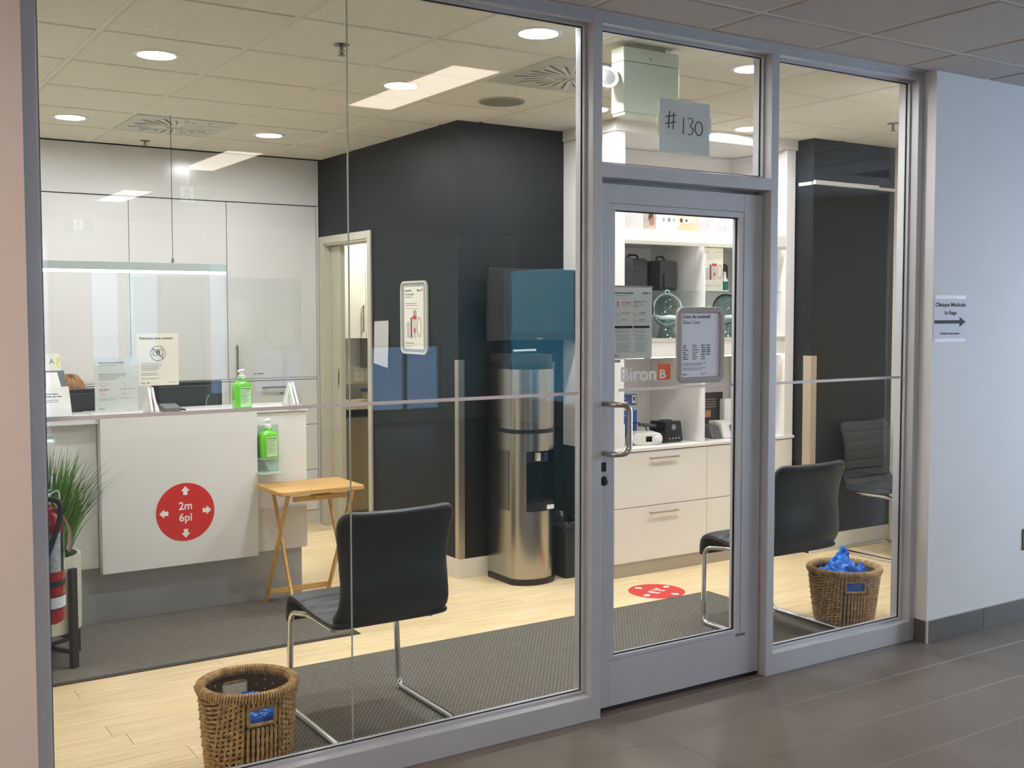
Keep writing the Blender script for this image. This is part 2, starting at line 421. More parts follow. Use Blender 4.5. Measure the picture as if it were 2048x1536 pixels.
for px, py, lb in ((-0.65, -1.5, 'added warm fill panel beside the lobby wall left of the storefront'), (-0.65, -4.7, 'added warm fill panel in the lobby bay level with the second fluorescent panel'), 
                   (-2.9, -1.5, 'added warm fill panel nearest the lobby west wall and storefront corner'), (-2.9, -4.7, 'added warm fill panel by the lobby west wall at the added glazed bay')):
    t = thing('ceiling_light', lb, 'ceiling light', (px, py, 2.772)); box('fill_panel_frame', WHITEP, t, -0.31, 0.31, -0.61, 0.61, -0.003, 0.001); box('lens', WARM_FILL, t, -0.28, 0.28, -0.58, 0.58, -0.005, -0.0031)  # unseen warm panels added to brighten the storefront and left wall

# ---- clinic floor: planks running along the storefront
floor_c = tag(box('floor', PLINTH, None, 0.40, 6.60, 0.115, 6.2, -0.06, -0.006), 'pale maple plank floor inside the clinic', 'floor', kind='structure')
PW = 0.125; y = 0.12; r = 0; rnd = random.Random(3)
while y < 5.0:
    x = 0.55 - rnd.uniform(0, 1.0)
    xe = 6.46 if y < 2.3 else 4.6
    while x < xe:
        L = rnd.choice((0.85, 1.05, 1.25)); a, b = max(x, 0.55), min(x + L, xe)
        if b - a > 0.04:
            mm = M(); g = 0.0009
            hx, hy = (b - a) / 2 - g, PW / 2 - g
            mm.add([(-hx, -hy, -0.001), (hx, -hy, -0.001), (hx, hy, -0.001), (-hx, hy, -0.001), (-hx + .0012, -hy + .0012, 0), (hx - .0012, -hy + .0012, 0), (hx - .0012, hy - .0012, 0), (-hx + .0012, hy - .0012, 0), (-hx, -hy, -.006), (hx, -hy, -.006), (hx, hy, -.006), (-hx, hy, -.006)],
                   [(4, 5, 6, 7)] + [(i, (i + 1) % 4, 4 + (i + 1) % 4, 4 + i) for i in range(4)] + [(8 + i, 8 + (i + 1) % 4, (i + 1) % 4, i) for i in range(4)])
            mm.obj('plank', PLANK, floor_c, loc=((a + b) / 2, y + PW / 2, 0))
        x += L
    y += PW; r += 1

# ---- lobby floor: 61 x 30 cm tiles, third-offset bond
floor_l = tag(box('floor', GROUT, None, -5.0, 9.15, -11.2, 0.115, -0.06, -0.0015), 'taupe stone-look tile floor of the lobby', 'floor', kind='structure')
shared = {}
def ftile(x0, x1, y0, y1):
    key = (round(x1 - x0, 3), round(y1 - y0, 3)); g = 0.0022
    if key not in shared:
        hx, hy = key[0] / 2 - g, key[1] / 2 - g; c = 0.001
        mm = M(); mm.add([(-hx, -hy, -0.0015), (hx, -hy, -0.0015), (hx, hy, -0.0015), (-hx, hy, -0.0015), (-hx + c, -hy + c, 0), (hx - c, -hy + c, 0), (hx - c, hy - c, 0), (-hx + c, hy - c, 0)],
                         [(4, 5, 6, 7)] + [(i, (i + 1) % 4, 4 + (i + 1) % 4, 4 + i) for i in range(4)])
        shared[key] = mm.obj('floor_tile', FTILE, floor_l, loc=((x0 + x1) / 2, (y0 + y1) / 2, 0))
    else:
        o = shared[key].copy(); COL.objects.link(o); o.location = ((x0 + x1) / 2, (y0 + y1) / 2, 0)
for rrow in range(0, 9):
    y1 = 0.0 - 0.305 * rrow; y0 = y1 - 0.305
    off = 2.51 + 0.205 * rrow
    k = -5 - rrow
    while off + 0.61 * k < 7.2:
        if off + 0.61 * k > -0.4: ftile(off + 0.61 * k, off + 0.61 * (k + 1), y0, y1)
        k += 1
ftile(2.632, 3.12, 0.0, 0.115); ftile(3.12, 3.553, 0.0, 0.115)
# dried salt stains on the tiles: their own shape, thin film
far = box('far_tile_field', FTILE, floor_l, -5.0, 9.0, -11.2, -2.75, -0.0015, -0.0008)

FGLASS = glassmat('tinted_facade_glass', (0.31, 0.38, 0.43), 1.0); TGLASS = glassmat('teal_facade_glass', (0.15, 0.31, 0.34), 1.0)  # tints chosen to dim and colour the daylight mirrored in the storefront
# ---- lobby walls
def wbox(name, mt, label, *a, **k): return tag(box(name, mt, None, *a, **k), label, 'wall', kind='structure')
wl_r = wbox('wall_right', WALLW, 'white painted lobby wall right of the storefront', 4.582, 9.0, -0.069, 0.115, 0.0, 2.783)
wl_l = wbox('wall_left', PINKW, 'lobby wall left of the storefront, warm light put into its colour', -5.0, 0.540, -0.069, 0.115, 0.0, 2.783)
wbox('wall_west', WALLW, 'white wall closing the lobby at the far west', -5.1, -5.0, -11.2, 0.0, 0.0, 2.9)
we = struct('wall_east', 'unseen east wall of the lobby with a window added for bluish daylight', cat='wall')
for yy0, yy1, zz0_, zz1_ in ((-11.2, -10.7, 0, 2.9), (-10.7, -8.3, 0, 0.35), (-10.7, -8.3, 2.25, 2.9), (-8.3, -3.6, 0, 2.9), (-0.8, 0.115, 0, 2.9), (-3.6, -0.8, 0, 0.1), (-3.6, -0.8, 2.5, 2.9)): box('wall_pier', WALLW, we, 9.0, 9.15, yy0, yy1, zz0_, zz1_)
m = M(); m.box(9.04, 9.10, -3.6, -3.55, 0.1, 2.5); m.box(9.04, 9.10, -0.85, -0.8, 0.1, 2.5); m.box(9.04, 9.10, -2.23, -2.17, 0.1, 2.5); m.box(9.04, 9.10, -3.6, -0.8, 2.45, 2.5); m.box(9.04, 9.10, -3.6, -0.8, 0.1, 0.15); m.obj('window_frame', ALU, we)
box('window_pane', TGLASS, we, 9.065, 9.075, -10.7, -8.3, 0.35, 2.25)
box('window_pane', PANE, we, 9.065, 9.075, -3.58, -0.82, 0.12, 2.48)  # unseen window added to throw bluish daylight on the frame and right wall
bb = struct('baseboard_right', 'dark stone tile skirting on the lobby wall right of the storefront', cat='baseboard')
xs = [4.582, 5.03, 5.64, 6.25, 6.86, 7.47]
for a, b in zip(xs[:-1], xs[1:]): box('base_tile', TILEBASE, bb, a + 0.001, b - 0.001, -0.079, -0.069, 0.0, 0.108, 0.001)
box('base_tile', TILEBASE, bb, 4.574, 4.582, -0.070, -0.001, 0.0, 0.108, 0.001)
box('corner_strip', ALU, bb, 4.573, 4.582, -0.080, -0.0701, 0.0, 0.109)
box('caulk_line', PINKW, bb, 4.582, 7.47, -0.0735, -0.069, 0.108, 0.113)
bb2 = struct('baseboard_left', 'dark stone tile skirting on the lobby wall left of the storefront', cat='baseboard')
for k in range(5): box('base_tile', TILEBASE, bb2, 0.54 - 0.61 * (k + 1) + 0.001, 0.54 - 0.61 * k - 0.001, -0.079, -0.069, 0.0, 0.108, 0.001)

# ---- lobby window facade behind the photographer (seen mirrored in the storefront)
fac = struct('wall_south', 'glazed facade wall at the far end of the lobby', cat='wall')
wins = [(1.95, 2.62, 0.05, 2.6), (3.05, 3.45, 0.9, 2.2), (3.5, 3.95, 0.9, 2.2), (4.55, 4.85, 0.5, 2.3), (6.9, 8.1, 0.15, 1.15)]
x = -5.0
for a, b, z0, z1 in wins:
    box('wall_pier', WALLW, fac, x, a, -11.2, -11.0, 0.0, 2.9); x = b
    if z0 > 0.06: box('window_apron', WALLW, fac, a, b, -11.2, -11.0, 0.0, z0)
    box('window_header', WALLW, fac, a, b, -11.2, -11.0, z1, 2.9)
    m = M(); m.box(a, a + 0.04, -11.12, -11.05, z0, z1); m.box(b - 0.04, b, -11.12, -11.05, z0, z1); m.box(a, b, -11.12, -11.05, z1 - 0.04, z1); m.box(a, b, -11.12, -11.05, z0, z0 + 0.04)
    if b - a > 0.9: m.box((a + b) / 2 - 0.025, (a + b) / 2 + 0.025, -11.12, -11.05, z0, z1)
    m.obj('window_frame', ALU, fac)
    box('window_pane', FGLASS, fac, a + 0.02, b - 0.02, -11.09, -11.08, z0 + 0.02, z1 - 0.02)
box('wall_pier', WALLW, fac, x, 9.15, -11.2, -11.0, 0.0, 2.9)
sw_ = struct('wall_added_bay', 'unseen glazed bay added behind the camera for its daylight', cat='wall')  # bay added near the camera to bring daylight onto the storefront
box('header', WALLW, sw_, -5.0, 1.0, -6.15, -6.0, 2.65, 2.9); box('kerb', WALLW, sw_, -5.0, 1.0, -6.15, -6.0, 0.0, 0.08)
for k in range(5): box('mullion', ALU, sw_, -5.0 + 1.4875 * k, -4.95 + 1.4875 * k, -6.12, -6.03, 0.08, 2.65)
for k in range(4): box('window_pane', PANE, sw_, -4.95 + 1.4875 * k, -5.0 + 1.4875 * (k + 1), -6.08, -6.07, 0.08, 2.65)
wbox('wall_return', WALLW, 'white lobby wall returning from the added glazed bay to the far facade', 1.0, 1.12, -11.0, -6.0, 0.0, 2.783)
ld = bpy.data.lights.new('window_portal', 'AREA'); ld.shape = 'RECTANGLE'; ld.size = 6.0; ld.size_y = 2.57; ld.cycles.is_portal = True
lo = bpy.data.objects.new('window_portal', ld); COL.objects.link(lo); lo.location = (-2.0, -6.13, 1.36); lo.rotation_euler = (PI / 2, 0, PI)
SNOW = mat('snow', rgb(236, 240, 246), 0.8, var=0.06, vscale=0.4)
tag(box('snow_ground', SNOW, None, -80, 80, -90, 60, -0.6, -0.25), 'snow covered ground outside the lobby windows', 'snow', kind='structure')
for k, (a, b, z0, z1) in enumerate(wins):
    ld = bpy.data.lights.new('window_portal', 'AREA'); ld.shape = 'RECTANGLE'; ld.size = b - a; ld.size_y = z1 - z0
    ld.cycles.is_portal = True
    lo = bpy.data.objects.new('window_portal', ld); COL.objects.link(lo); lo.location = ((a + b) / 2, -11.13, (z0 + z1) / 2); lo.rotation_euler = (PI / 2, 0, PI)

ld = bpy.data.lights.new('window_portal', 'AREA'); ld.shape = 'RECTANGLE'; ld.size = 2.4; ld.size_y = 2.8; ld.cycles.is_portal = True
lo = bpy.data.objects.new('window_portal', ld); COL.objects.link(lo); lo.location = (9.11, -2.2, 1.3); lo.rotation_euler = (0, PI / 2, 0)
# ---- clinic walls
wbox('wall_left', IWALL, 'cream clinic wall holding the fire extinguisher', 0.40, 0.55, 0.1155, 6.2, 0.0, ZC + 0.003)
wbox('wall_right', IWALL, 'cream clinic wall at the right end of the waiting area', 6.46, 6.60, 0.1155, 1.80, 0.0, ZC + 0.003)
wall_b = wbox('wall_back', IWALL, 'plain clinic wall behind the white built-in closets', 0.55, 3.325, 5.02, 5.10, 0.0, ZC + 0.003)
# charcoal wall with the kitchenette doorway (x = 3.325), door opening y 3.575..4.36
DX = 3.325
wd = struct('wall_dark', 'charcoal painted wall with the kitchenette doorway', cat='wall')
m = M(); m.box(DX, DX + 0.12, 2.335, 3.575, 0, ZC + 0.003); m.box(DX, DX + 0.12, 3.575, 4.36, 2.135, ZC + 0.003); m.box(DX, DX + 0.12, 4.36, 5.10, 0, ZC + 0.003)
m.obj('painted_wall', DARKW, wd)
wbox('wall_middle', DARKW, 'charcoal wall behind the water cooler and television', DX + 0.12, 5.63, 2.335, 2.455, 0.0, ZC + 0.003)
wbox('wall_niche', DARKW, 'charcoal wall behind the waiting chair at the right', 5.64, 6.46, 1.648, 2.335, 0.0, ZC + 0.003)
# kitchenette shell
wbox('wall_kitchen_back', IWALL, 'cream back wall of the kitchenette', DX + 0.12, 4.62, 5.20, 5.30, 0.0, ZC + 0.003)
wbox('wall_kitchen_side', IWALL, 'cream side wall of the kitchenette', 4.62, 4.72, 2.455, 5.30, 0.0, ZC + 0.003)
# baseboards
def bboard(name, label, segs):
    b = struct(name, label, cat='baseboard')
    for x0, x1, y0, y1 in segs:
        m = M().box(x0, x1, y0, y1, 0.0, 0.098); m.box(min(x0, x1) + (0.003 if x1 - x0 < .03 else 0), x1, y0 + (0.003 if y1 - y0 < .03 else 0), y1, 0.098, 0.115)
        m.obj('skirting_board', BASEB, b, bevel=0.002)
    return b
bboard('baseboard_dark', 'ivory skirting board along the charcoal doorway wall', [(DX - 0.014, DX, 2.335, 3.53)])
bboard('baseboard_middle', 'ivory skirting board behind the water cooler', [(DX - 0.014, 4.098, 2.321, 2.335)])
bboard('baseboard_niche', 'ivory skirting board under the right charcoal wall', [(5.64, 6.445, 1.634, 1.648)])
bboard('baseboard_end', 'ivory skirting board on the cream end wall', [(6.446, 6.46, 0.116, 1.634)])
# metal corner guards
cg = struct('trim_1', 'brushed metal corner guard on the charcoal wall corner by the doorway', cat='corner guard')
box('guard_leg', SATIN, cg, DX - 0.003, DX + 0.04, 2.330, 2.3348, 0.115, 1.334, 0.0008)
box('guard_leg', SATIN, cg, DX - 0.003, DX - 0.0002, 2.335, 2.375, 0.115, 1.334, 0.0008)
cg = struct('trim_2', 'tan corner guard on the charcoal wall corner beside the display cabinet', cat='corner guard')
TANG = mat('tan_guard', rgb(176, 160, 138), 0.45)
box('guard_leg', TANG, cg, 5.636, 5.690, 1.644, 1.6478, 0.115, 1.331, 0.0008)
box('guard_leg', TANG, cg, 5.636, 5.6398, 1.648, 1.715, 0.115, 1.331, 0.0008)
# thin white strips built to read as the bright line on the right charcoal wall
lr = struct('trim_3', 'slim white moulding built for the bright line high on the right charcoal wall', cat='streak')
box('rail', WHITEP, lr, 5.636, 6.273, 1.628, 1.648, 2.466, 2.494, 0.003); box('rail', WHITEP, lr, 5.618, 5.64, 1.650, 1.76, 2.462, 2.484, 0.003)
box('rail', WHITEP, lr, 6.277, 6.455, 1.634, 1.648, 2.464, 2.484, 0.003)

# ---- kitchenette door casing + pocket door
dr = struct('door_2', 'kitchenette doorway with greige casing and a pocket door slid half open', cat='door')
m = M(); m.box(DX - 0.016, DX, 3.525, 3.578, 0, 2.19); m.box(DX - 0.016, DX, 4.357, 4.425, 0, 2.19); m.box(DX - 0.016, DX, 3.578, 4.357, 2.135, 2.19)
m.obj('casing', CASING, dr, bevel=0.003)
m = M(); m.box(DX - 0.008, DX + 0.128, 3.5755, 3.586, 0, 2.135); m.box(DX - 0.008, DX + 0.05, 4.348, 4.3595, 0, 2.135); m.box(DX + 0.075, DX + 0.128, 4.348, 4.3595, 0, 2.135); m.box(DX - 0.008, DX + 0.128, 3.5755, 4.3595, 2.123, 2.1348)
m.obj('jamb', CASING, dr, bevel=0.002)
pk = box('pocket_door', CASING, dr, DX + 0.048, DX + 0.086, 4.175, 4.347, 0.012, 2.118, 0.002)
mm = M(); mm.prism(rrect(-0.012, 0.012, -0.075, 0.075, 0.0119), 0, 0.004, 'y'); fp = mm.obj('flush_pull', SATIN, pk); fp.location = (DX + 0.0462, 4.215, 1.13); fp.rotation_euler = (0, 0, -PI / 2)
mm = M(); mm.prism(rrect(-0.006, 0.006, -0.05, 0.05, 0.0059), -0.001, 0.001, 'y'); fp2 = mm.obj('pull_recess', BLACK, fp)

# ================================================================== STOREFRONT
F0, F1 = 0.0, 0.115
fr = struct('trim_4', 'satin aluminium storefront frame of posts and rails', cat='window frame')
XJ = (0.545, 0.590, 2.587, 2.632, 3.553, 3.597, 4.541, 4.580)
for a, b, n in ((XJ[0], XJ[1], 'jamb'), (XJ[2], XJ[3], 'mullion'), (XJ[4], XJ[5], 'mullion'), (XJ[6], XJ[7], 'jamb')):
    box(n, ALU, fr, a, b, F0, F1, 0.0, 2.781, 0.0015)
for a, b in ((XJ[1], XJ[2]), (XJ[3], XJ[4]), (XJ[5], XJ[6])): box('head_rail', ALU, fr, a, b, F0, F1, 2.738, 2.781, 0.001)
box('transom_bar', ALU, fr, XJ[3], XJ[4], F0, F1, 2.149, 2.201, 0.0015)
for a, b in ((XJ[1], XJ[2]), (XJ[5], XJ[6])): box('sill_rail', ALU, fr, a, b, F0, F1, 0.0, 0.097, 0.0015)
box('door_stop', ALU, fr, XJ[4] - 0.006, XJ[4], 0.088, 0.106, 0.0, 2.149); box('door_stop', ALU, fr, XJ[3], XJ[4], 0.088, 0.106, 2.131, 2.149)
GYA, GYB = 0.0600, 0.0660       # glass
def glazed(name, label, x0, x1, z0, z1, joints=(), strip=None):
    g = struct(name, label, cat='window')
    b = 0.011
    def ring(mt, nm, y0, y1, t):
        m = M(); m.box(x0, x1, y0, y1, z1 - t, z1); m.box(x0, x1, y0, y1, z0, z0 + t); m.box(x0, x0 + t, y0, y1, z0 + t, z1 - t); m.box(x1 - t, x1, y0, y1, z0 + t, z1 - t)
        return m.obj(nm, mt, g)
    ring(ALU, 'glazing_bead', 0.043, 0.0585, b); ring(GASKET, 'gasket', 0.0585, 0.0598, b + 0.0045)
    ring(ALU, 'inner_bead', 0.0675, 0.085, b)
    xs = [x0 + 0.004] + list(joints) + [x1 - 0.004]
    for a, c in zip(xs[:-1], xs[1:]):
        box('glass_pane', PANE, g, a + (0.0016 if a in joints else 0), c - (0.0016 if c in joints else 0), GYA, GYB, z0 + 0.004, z1 - 0.004)
    for j in joints: box('clear_joint', mat('clear_silicone', rgb(190, 196, 194), 0.15, 0.3), g, j - 0.0016, j + 0.0016, GYA - 0.0006, GYB + 0.0006, z0 + 0.004, z1 - 0.004)
    if strip: box('safety_stripe', STRIPV, g, x0 + b + 0.002, x1 - b - 0.002, GYA - 0.0008, GYA - 0.0001, strip - 0.0062, strip + 0.0062)
    return g
# butt joint of the two left panes
JX = 1.587
glazed('window_1', 'large two-pane storefront window left of the glass door', XJ[1], XJ[2], 0.097, 2.738, (JX,), 1.302)
glazed('window_2', 'transom window above the glass door', XJ[3], XJ[4], 2.201, 2.738)
glazed('window_3', 'tall storefront window right of the glass door', XJ[5], XJ[6], 0.097, 2.738, (), 1.303)

# ---- glass door
d1 = struct('door_1', 'aluminium framed glass entrance door of the clinic', cat='door')
DY0, DY1 = 0.038, 0.083
dxl, dxr = 2.640, 3.541
gx0, gx1, gz0, gz1 = 2.728, 3.405, 0.226, 2.028
box('stile', ALU_D, d1, dxl, gx0 - 0.028, DY0, DY1, 0.022, 2.130, 0.001); box('stile', ALU_D, d1, gx1 + 0.028, dxr, DY0, DY1, 0.022, 2.130, 0.001)
box('top_rail', ALU_D, d1, gx0 - 0.028, gx1 + 0.028, DY0, DY1, gz1 + 0.026, 2.130, 0.001); box('bottom_rail', ALU_D, d1, gx0 - 0.028, gx1 + 0.028, DY0, DY1, 0.022, gz0 - 0.018, 0.001)
m = M(); t = 0.027
m.box(gx0 - t, gx1 + t, DY0 + 0.002, 0.057, gz1, gz1 + 0.025); m.box(gx0 - t, gx1 + t, DY0 + 0.002, 0.057, gz0 - 0.017, gz0); m.box(gx0 - t, gx0, DY0 + 0.002, 0.057, gz0, gz1); m.box(gx1, gx1 + t, DY0 + 0.002, 0.057, gz0, gz1)
m.obj('glazing_bead', ALU_D, d1, bevel=0.001)
m = M(); t = 0.005
for (a, b, c, e) in ((gx0 - .002, gx1 + .002, gz1 - t, gz1 + .002), (gx0 - .002, gx1 + .002, gz0 - .002, gz0 + t), (gx0 - .002, gx0 + t, gz0, gz1), (gx1 - t, gx1 + .002, gz0, gz1)): m.box(a, b, 0.055, 0.0595, c, e)
m.obj('gasket', GASKET, d1)
m = M(); t = 0.02
m.box(gx0 - .02, gx1 + .02, 0.067, DY1 - .002, gz1, gz1 + 0.02); m.box(gx0 - .02, gx1 + .02, 0.067, DY1 - .002, gz0 - 0.015, gz0); m.box(gx0 - t, gx0, 0.067, DY1 - .002, gz0, gz1); m.box(gx1, gx1 + t, 0.067, DY1 - .002, gz0, gz1)
m.obj('inner_bead', ALU_D, d1)
box('glass_pane', PANE, d1, gx0, gx1, GYA, GYB, gz0, gz1)
box('safety_stripe', STRIPV, d1, 2.762, gx1 - 0.006, GYA - 0.0008, GYA - 0.0001, 1.3005, 1.3125)
hp = arcpath([(2.672, DY0, 1.258), (2.672, -0.032, 1.258), (2.742, -0.040, 1.255), (2.742, -0.040, 1.062), (2.672, -0.032, 1.059), (2.672, DY0, 1.059)], 0.034, 6)
M().tube(hp, 0.0115, 12).obj('pull_handle', SATIN, d1, smooth=True)
lk = M().lathe([(0.016, 0), (0.019, 0.002), (0.019, 0.008), (0.014, 0.010)], 20); lo = lk.obj('lock_cylinder', BLACK, d1, smooth=True); lo.location = (2.672, DY0, 0.948); lo.rotation_euler = (PI / 2, 0, 0)
box('lock_indicator', BLACK, d1, 2.660, 2.684, DY0 - 0.002, DY0, 0.985, 1.022)
box('maker_plate', mat('dull_plate', rgb(120, 122, 130), 0.4, 0.5), d1, gx1 + 0.0, gx1 + 0.055, DY0 - 0.001, DY0 + 0.0005, 0.196, 0.207)
box('threshold', mat('dark_threshold', rgb(40, 30, 26), 0.6), d1, XJ[3], XJ[4], 0.05, 0.10, 0.0, 0.012)

# ================================================================== CEILING FITTINGS
def downlight(x, y, label, on=True):
    t = thing('downlight', label, 'ceiling light', (x, y, ZC - 0.006), group='round recessed downlights in the clinic ceiling')
    M().lathe([(0.101, 0.0), (0.101, -0.003), (0.094, -0.007), (0.082, -0.006), (0.076, 0.0)], 40, cap=False).obj('trim_ring', WHITEP, t, smooth=True)
    M().lathe([(0.078, -0.0004), (0.0001, -0.0012)], 40, cap=False).obj('lens', LAMP if on else WHITEP, t)
    return t
for x, y, lb in ((1.365, 1.607, 'round downlight over the plant and left end of the reception desk'),
                 (1.365, 3.48, 'round downlight by the white closets, left of the star-slotted vent'),
                 (2.578, 3.48, 'round downlight by the white closets, beside the kitchenette doorway'),
                 (2.578, 0.365, 'round downlight just inside the storefront window, left of the door'),
                 (2.578, 1.607, 'round downlight in the middle of the ceiling, before the charcoal corner'),
                 (3.792, 0.365, 'round downlight just inside the glass door'),
                 (5.004, 1.607, 'round downlight shining on the display cabinet cornice'),
                 (3.792, 1.607, 'round downlight above the water cooler, next to the ceiling speaker'),
                 (5.004, 0.365, 'round downlight near the right storefront window')):
    downlight(x, y, lb)
def diffuser(x0, x1, y0, y1, label):
    cx, cy = (x0 + x1) / 2, (y0 + y1) / 2; t = thing('air_diffuser', label, 'air vent', (cx, cy, ZC - 0.004))
    hx, hy = (x1 - x0) / 2 - 0.009, (y1 - y0) / 2 - 0.009
    box('face_plate', mat('diffuser_plate', rgb(196, 196, 186), 0.45, 0.1), t, -hx, hx, -hy, hy, -0.004, 0.004, 0.001)
    fin = M(); hol = M()
    for k in range(24):
        a = 2 * PI * k / 24; r0 = 0.05 if k % 2 else 0.075; r1 = 0.24 + 0.04 * abs(math.sin(2 * a)) - (0.05 if k % 2 else 0)
        c, s = math.cos(a), math.sin(a)
        fin.bar((c * r0, s * r0, -0.006), (c * r1, s * r1, -0.006), 0.014, 0.006)
        c2, s2 = math.cos(a + 0.07), math.sin(a + 0.07)
        hol.bar((c2 * r0, s2 * r0, -0.0045), (c2 * r1, s2 * r1, -0.0045), 0.010, 0.002)
    fin.obj('swirl_vanes', mat('vane_white', rgb(226, 224, 212), 0.4), t); hol.obj('swirl_slots', mat('slot_grey', rgb(112, 110, 100), 0.7), t)
diffuser(GX[2], GX[3], GY[5], GY[6], 'square swirl vent over the closets behind reception')
diffuser(GX[4], GX[5], GY[1], GY[2], 'square swirl vent between the ceiling speaker and the storefront')
sp_ = thing('ceiling_speaker', 'round grey perforated speaker in a ceiling tile before the charcoal wall', 'speaker', (3.235, 1.695, ZC - 0.006))
M().lathe([(0.128, 0), (0.128, -0.004), (0.118, -0.008)], 40, cap=False).obj('rim', mat('speaker_rim', rgb(160, 156, 140), 0.5), sp_, smooth=True)
M().lathe([(0.118, -0.008), (0.06, -0.012), (0.0001, -0.013)], 40, cap=False).obj('grille', mat('speaker_grille', rgb(132, 130, 116), 0.6, 0.2, bump=0.4, bscale=500), sp_, smooth=True)
def sprinkler(x, y, label):
    t = thing('sprinkler', label, 'sprinkler', (x, y, ZC - 0.006), group='ceiling sprinkler heads')
    BRZ = mat('sprinkler_metal', rgb(120, 112, 100), 0.3, 0.8)
    M().lathe([(0.034, 0), (0.033, -0.004), (0.012, -0.007)], 20).obj('escutcheon', BRZ, t, smooth=True)
    m = M().lathe([(0.007, -0.005), (0.007, -0.018), (0.004, -0.02), (0.004, -0.042)], 10); m.obj('body', BRZ, t, smooth=True)
    m = M(); m.tube([(-0.008, 0, -0.018), (-0.012, 0, -0.03), (-0.003, 0, -0.044)], 0.002, 6); m.tube([(0.008, 0, -0.018), (0.012, 0, -0.03), (0.003, 0, -0.044)], 0.002, 6); m.obj('arms', BRZ, t)
    M().lathe([(0.016, -0.046), (0.016, -0.048)], 14).obj('deflector', BRZ, t)
sprinkler(1.967, 4.16, 'small sprinkler head in the ceiling above the white closets')
sprinkler(1.981, 0.99, 'small sprinkler head in the ceiling at the joint of the left window panes')
sprinkler(5.603, 0.99, 'small sprinkler head in the ceiling before the right charcoal wall')

# emergency light unit above the door
em = thing('emergency_light', 'pale green-white emergency light box hanging from the ceiling inside the door', 'emergency light', (3.10, 0.30, 2.47))
EMW = mat('emergency_enamel', rgb(222, 226, 206), 0.4)
box('housing', EMW, em, -0.155, 0.155, -0.035, 0.05, 0.0, 0.215, 0.004); box('top_cover', EMW, em, -0.155, 0.155, -0.035, 0.05, 0.2165, 0.275, 0.004)
box('ceiling_mount', mat('mount_grey', rgb(170, 168, 150), 0.5), em, -0.10, 0.09, -0.02, 0.04, 0.275, 0.2985)
box('bottom_lip', EMW, em, -0.15, 0.15, -0.037, 0.045, -0.012, -0.0005, 0.002); box('switch', BLACK, em, -0.01, -0.007, -0.0365, -0.0355, 0.228, 0.24)
hd = M(); hd.lathe([(0.012, -0.02), (0.038, -0.012), (0.052, 0.02), (0.055, 0.03)], 24); h_ = hd.obj('lamp_head', WHITEP, em, smooth=True); h_.location = (-0.215, 0.02, 0.13); h_.rotation_euler = (math.radians(65), 0, math.radians(-20))
M().lathe([(0.05, 0.029), (0.001, 0.034)], 24, cap=False).obj('lamp_lens', mat('clear_lens', rgb(210, 214, 214), 0.1, 0.4), h_, smooth=True)
h2 = M().tube([(-0.215, 0.03, 0.13), (-0.18, 0.02, 0.15), (-0.15, 0.01, 0.15)], 0.012, 8).obj('lamp_arm', WHITEP, em, smooth=True)

# linear pendant over the reception
pn = thing('pendant_light', 'slim linear pendant light hanging over the reception desk', 'pendant light', (1.55, 3.1, 1.85))
box('housing', mat('pendant_housing', rgb(196, 206, 202), 0.35, 0.2), pn, -0.95, 0.60, -0.03, 0.03, 0.014, 0.060, 0.002)
box('diffuser', PEND, pn, -0.95, 0.598, -0.028, 0.028, 0.0, 0.0138)
for dx in (-0.70, 0.29):
    M().tube([(dx, 0, 0.09), (dx, 0, ZC - 1.8505)], 0.0018, 6).obj('suspension_cable', BLACKM, pn); M().lathe([(0.015, 0.06), (0.008, 0.066), (0.006, 0.09)], 12, (dx, 0, 0)).obj('cable_grip', mat('grip_grey', rgb(120, 120, 118), 0.4, 0.5), pn, smooth=True)

# exit signs in the lobby (mirrored in the glass)
def exit_sign(x, y, z, label):
    t = thing('exit_sign', label, 'exit sign', (x, y, z))
    GR = mat('exit_green', rgb(30, 130, 80), 0.4); EW = emat('exit_white', (0.9, 1.0, 0.95, 1), 1.6)
    box('housing', GR, t, -0.16, 0.16, -0.02, 0.02, -0.075, 0.075, 0.003)
    box('stem', ALU, t, -0.012, 0.012, -0.012, 0.012, 0.075, 2.776 - z)
    box('lit_field', EW, t, -0.06, 0.04, 0.0202, 0.022, -0.06, 0.06)
    m = M(); m.lathe([(0.0001, -0.011), (0.011, 0), (0.0001, 0.011)], 10, (-0.005, 0.0235, 0.043))
    for a, b in (((-.01, .03), (-.018, 0)), ((-.01, .028), (.018, .012)), ((-.01, .028), (-.036, .02)), ((-.018, 0), (.008, -.018)), ((.008, -.018), (.002, -.048)), ((-.018, 0), (-.03, -.026)), ((-.03, -.026), (-.05, -.03))):
        m.bar((a[0], 0.0235, a[1]), (b[0], 0.0235, b[1]), 0.012, 0.003, (0, 1, 0))
    m.obj('running_figure', GR, t)
exit_sign(2.53, -5.0, 2.53, 'green running-man exit sign hanging mid-way down the lobby')
exit_sign(2.74, -10.0, 2.64, 'green running-man exit sign at the window end of the lobby')

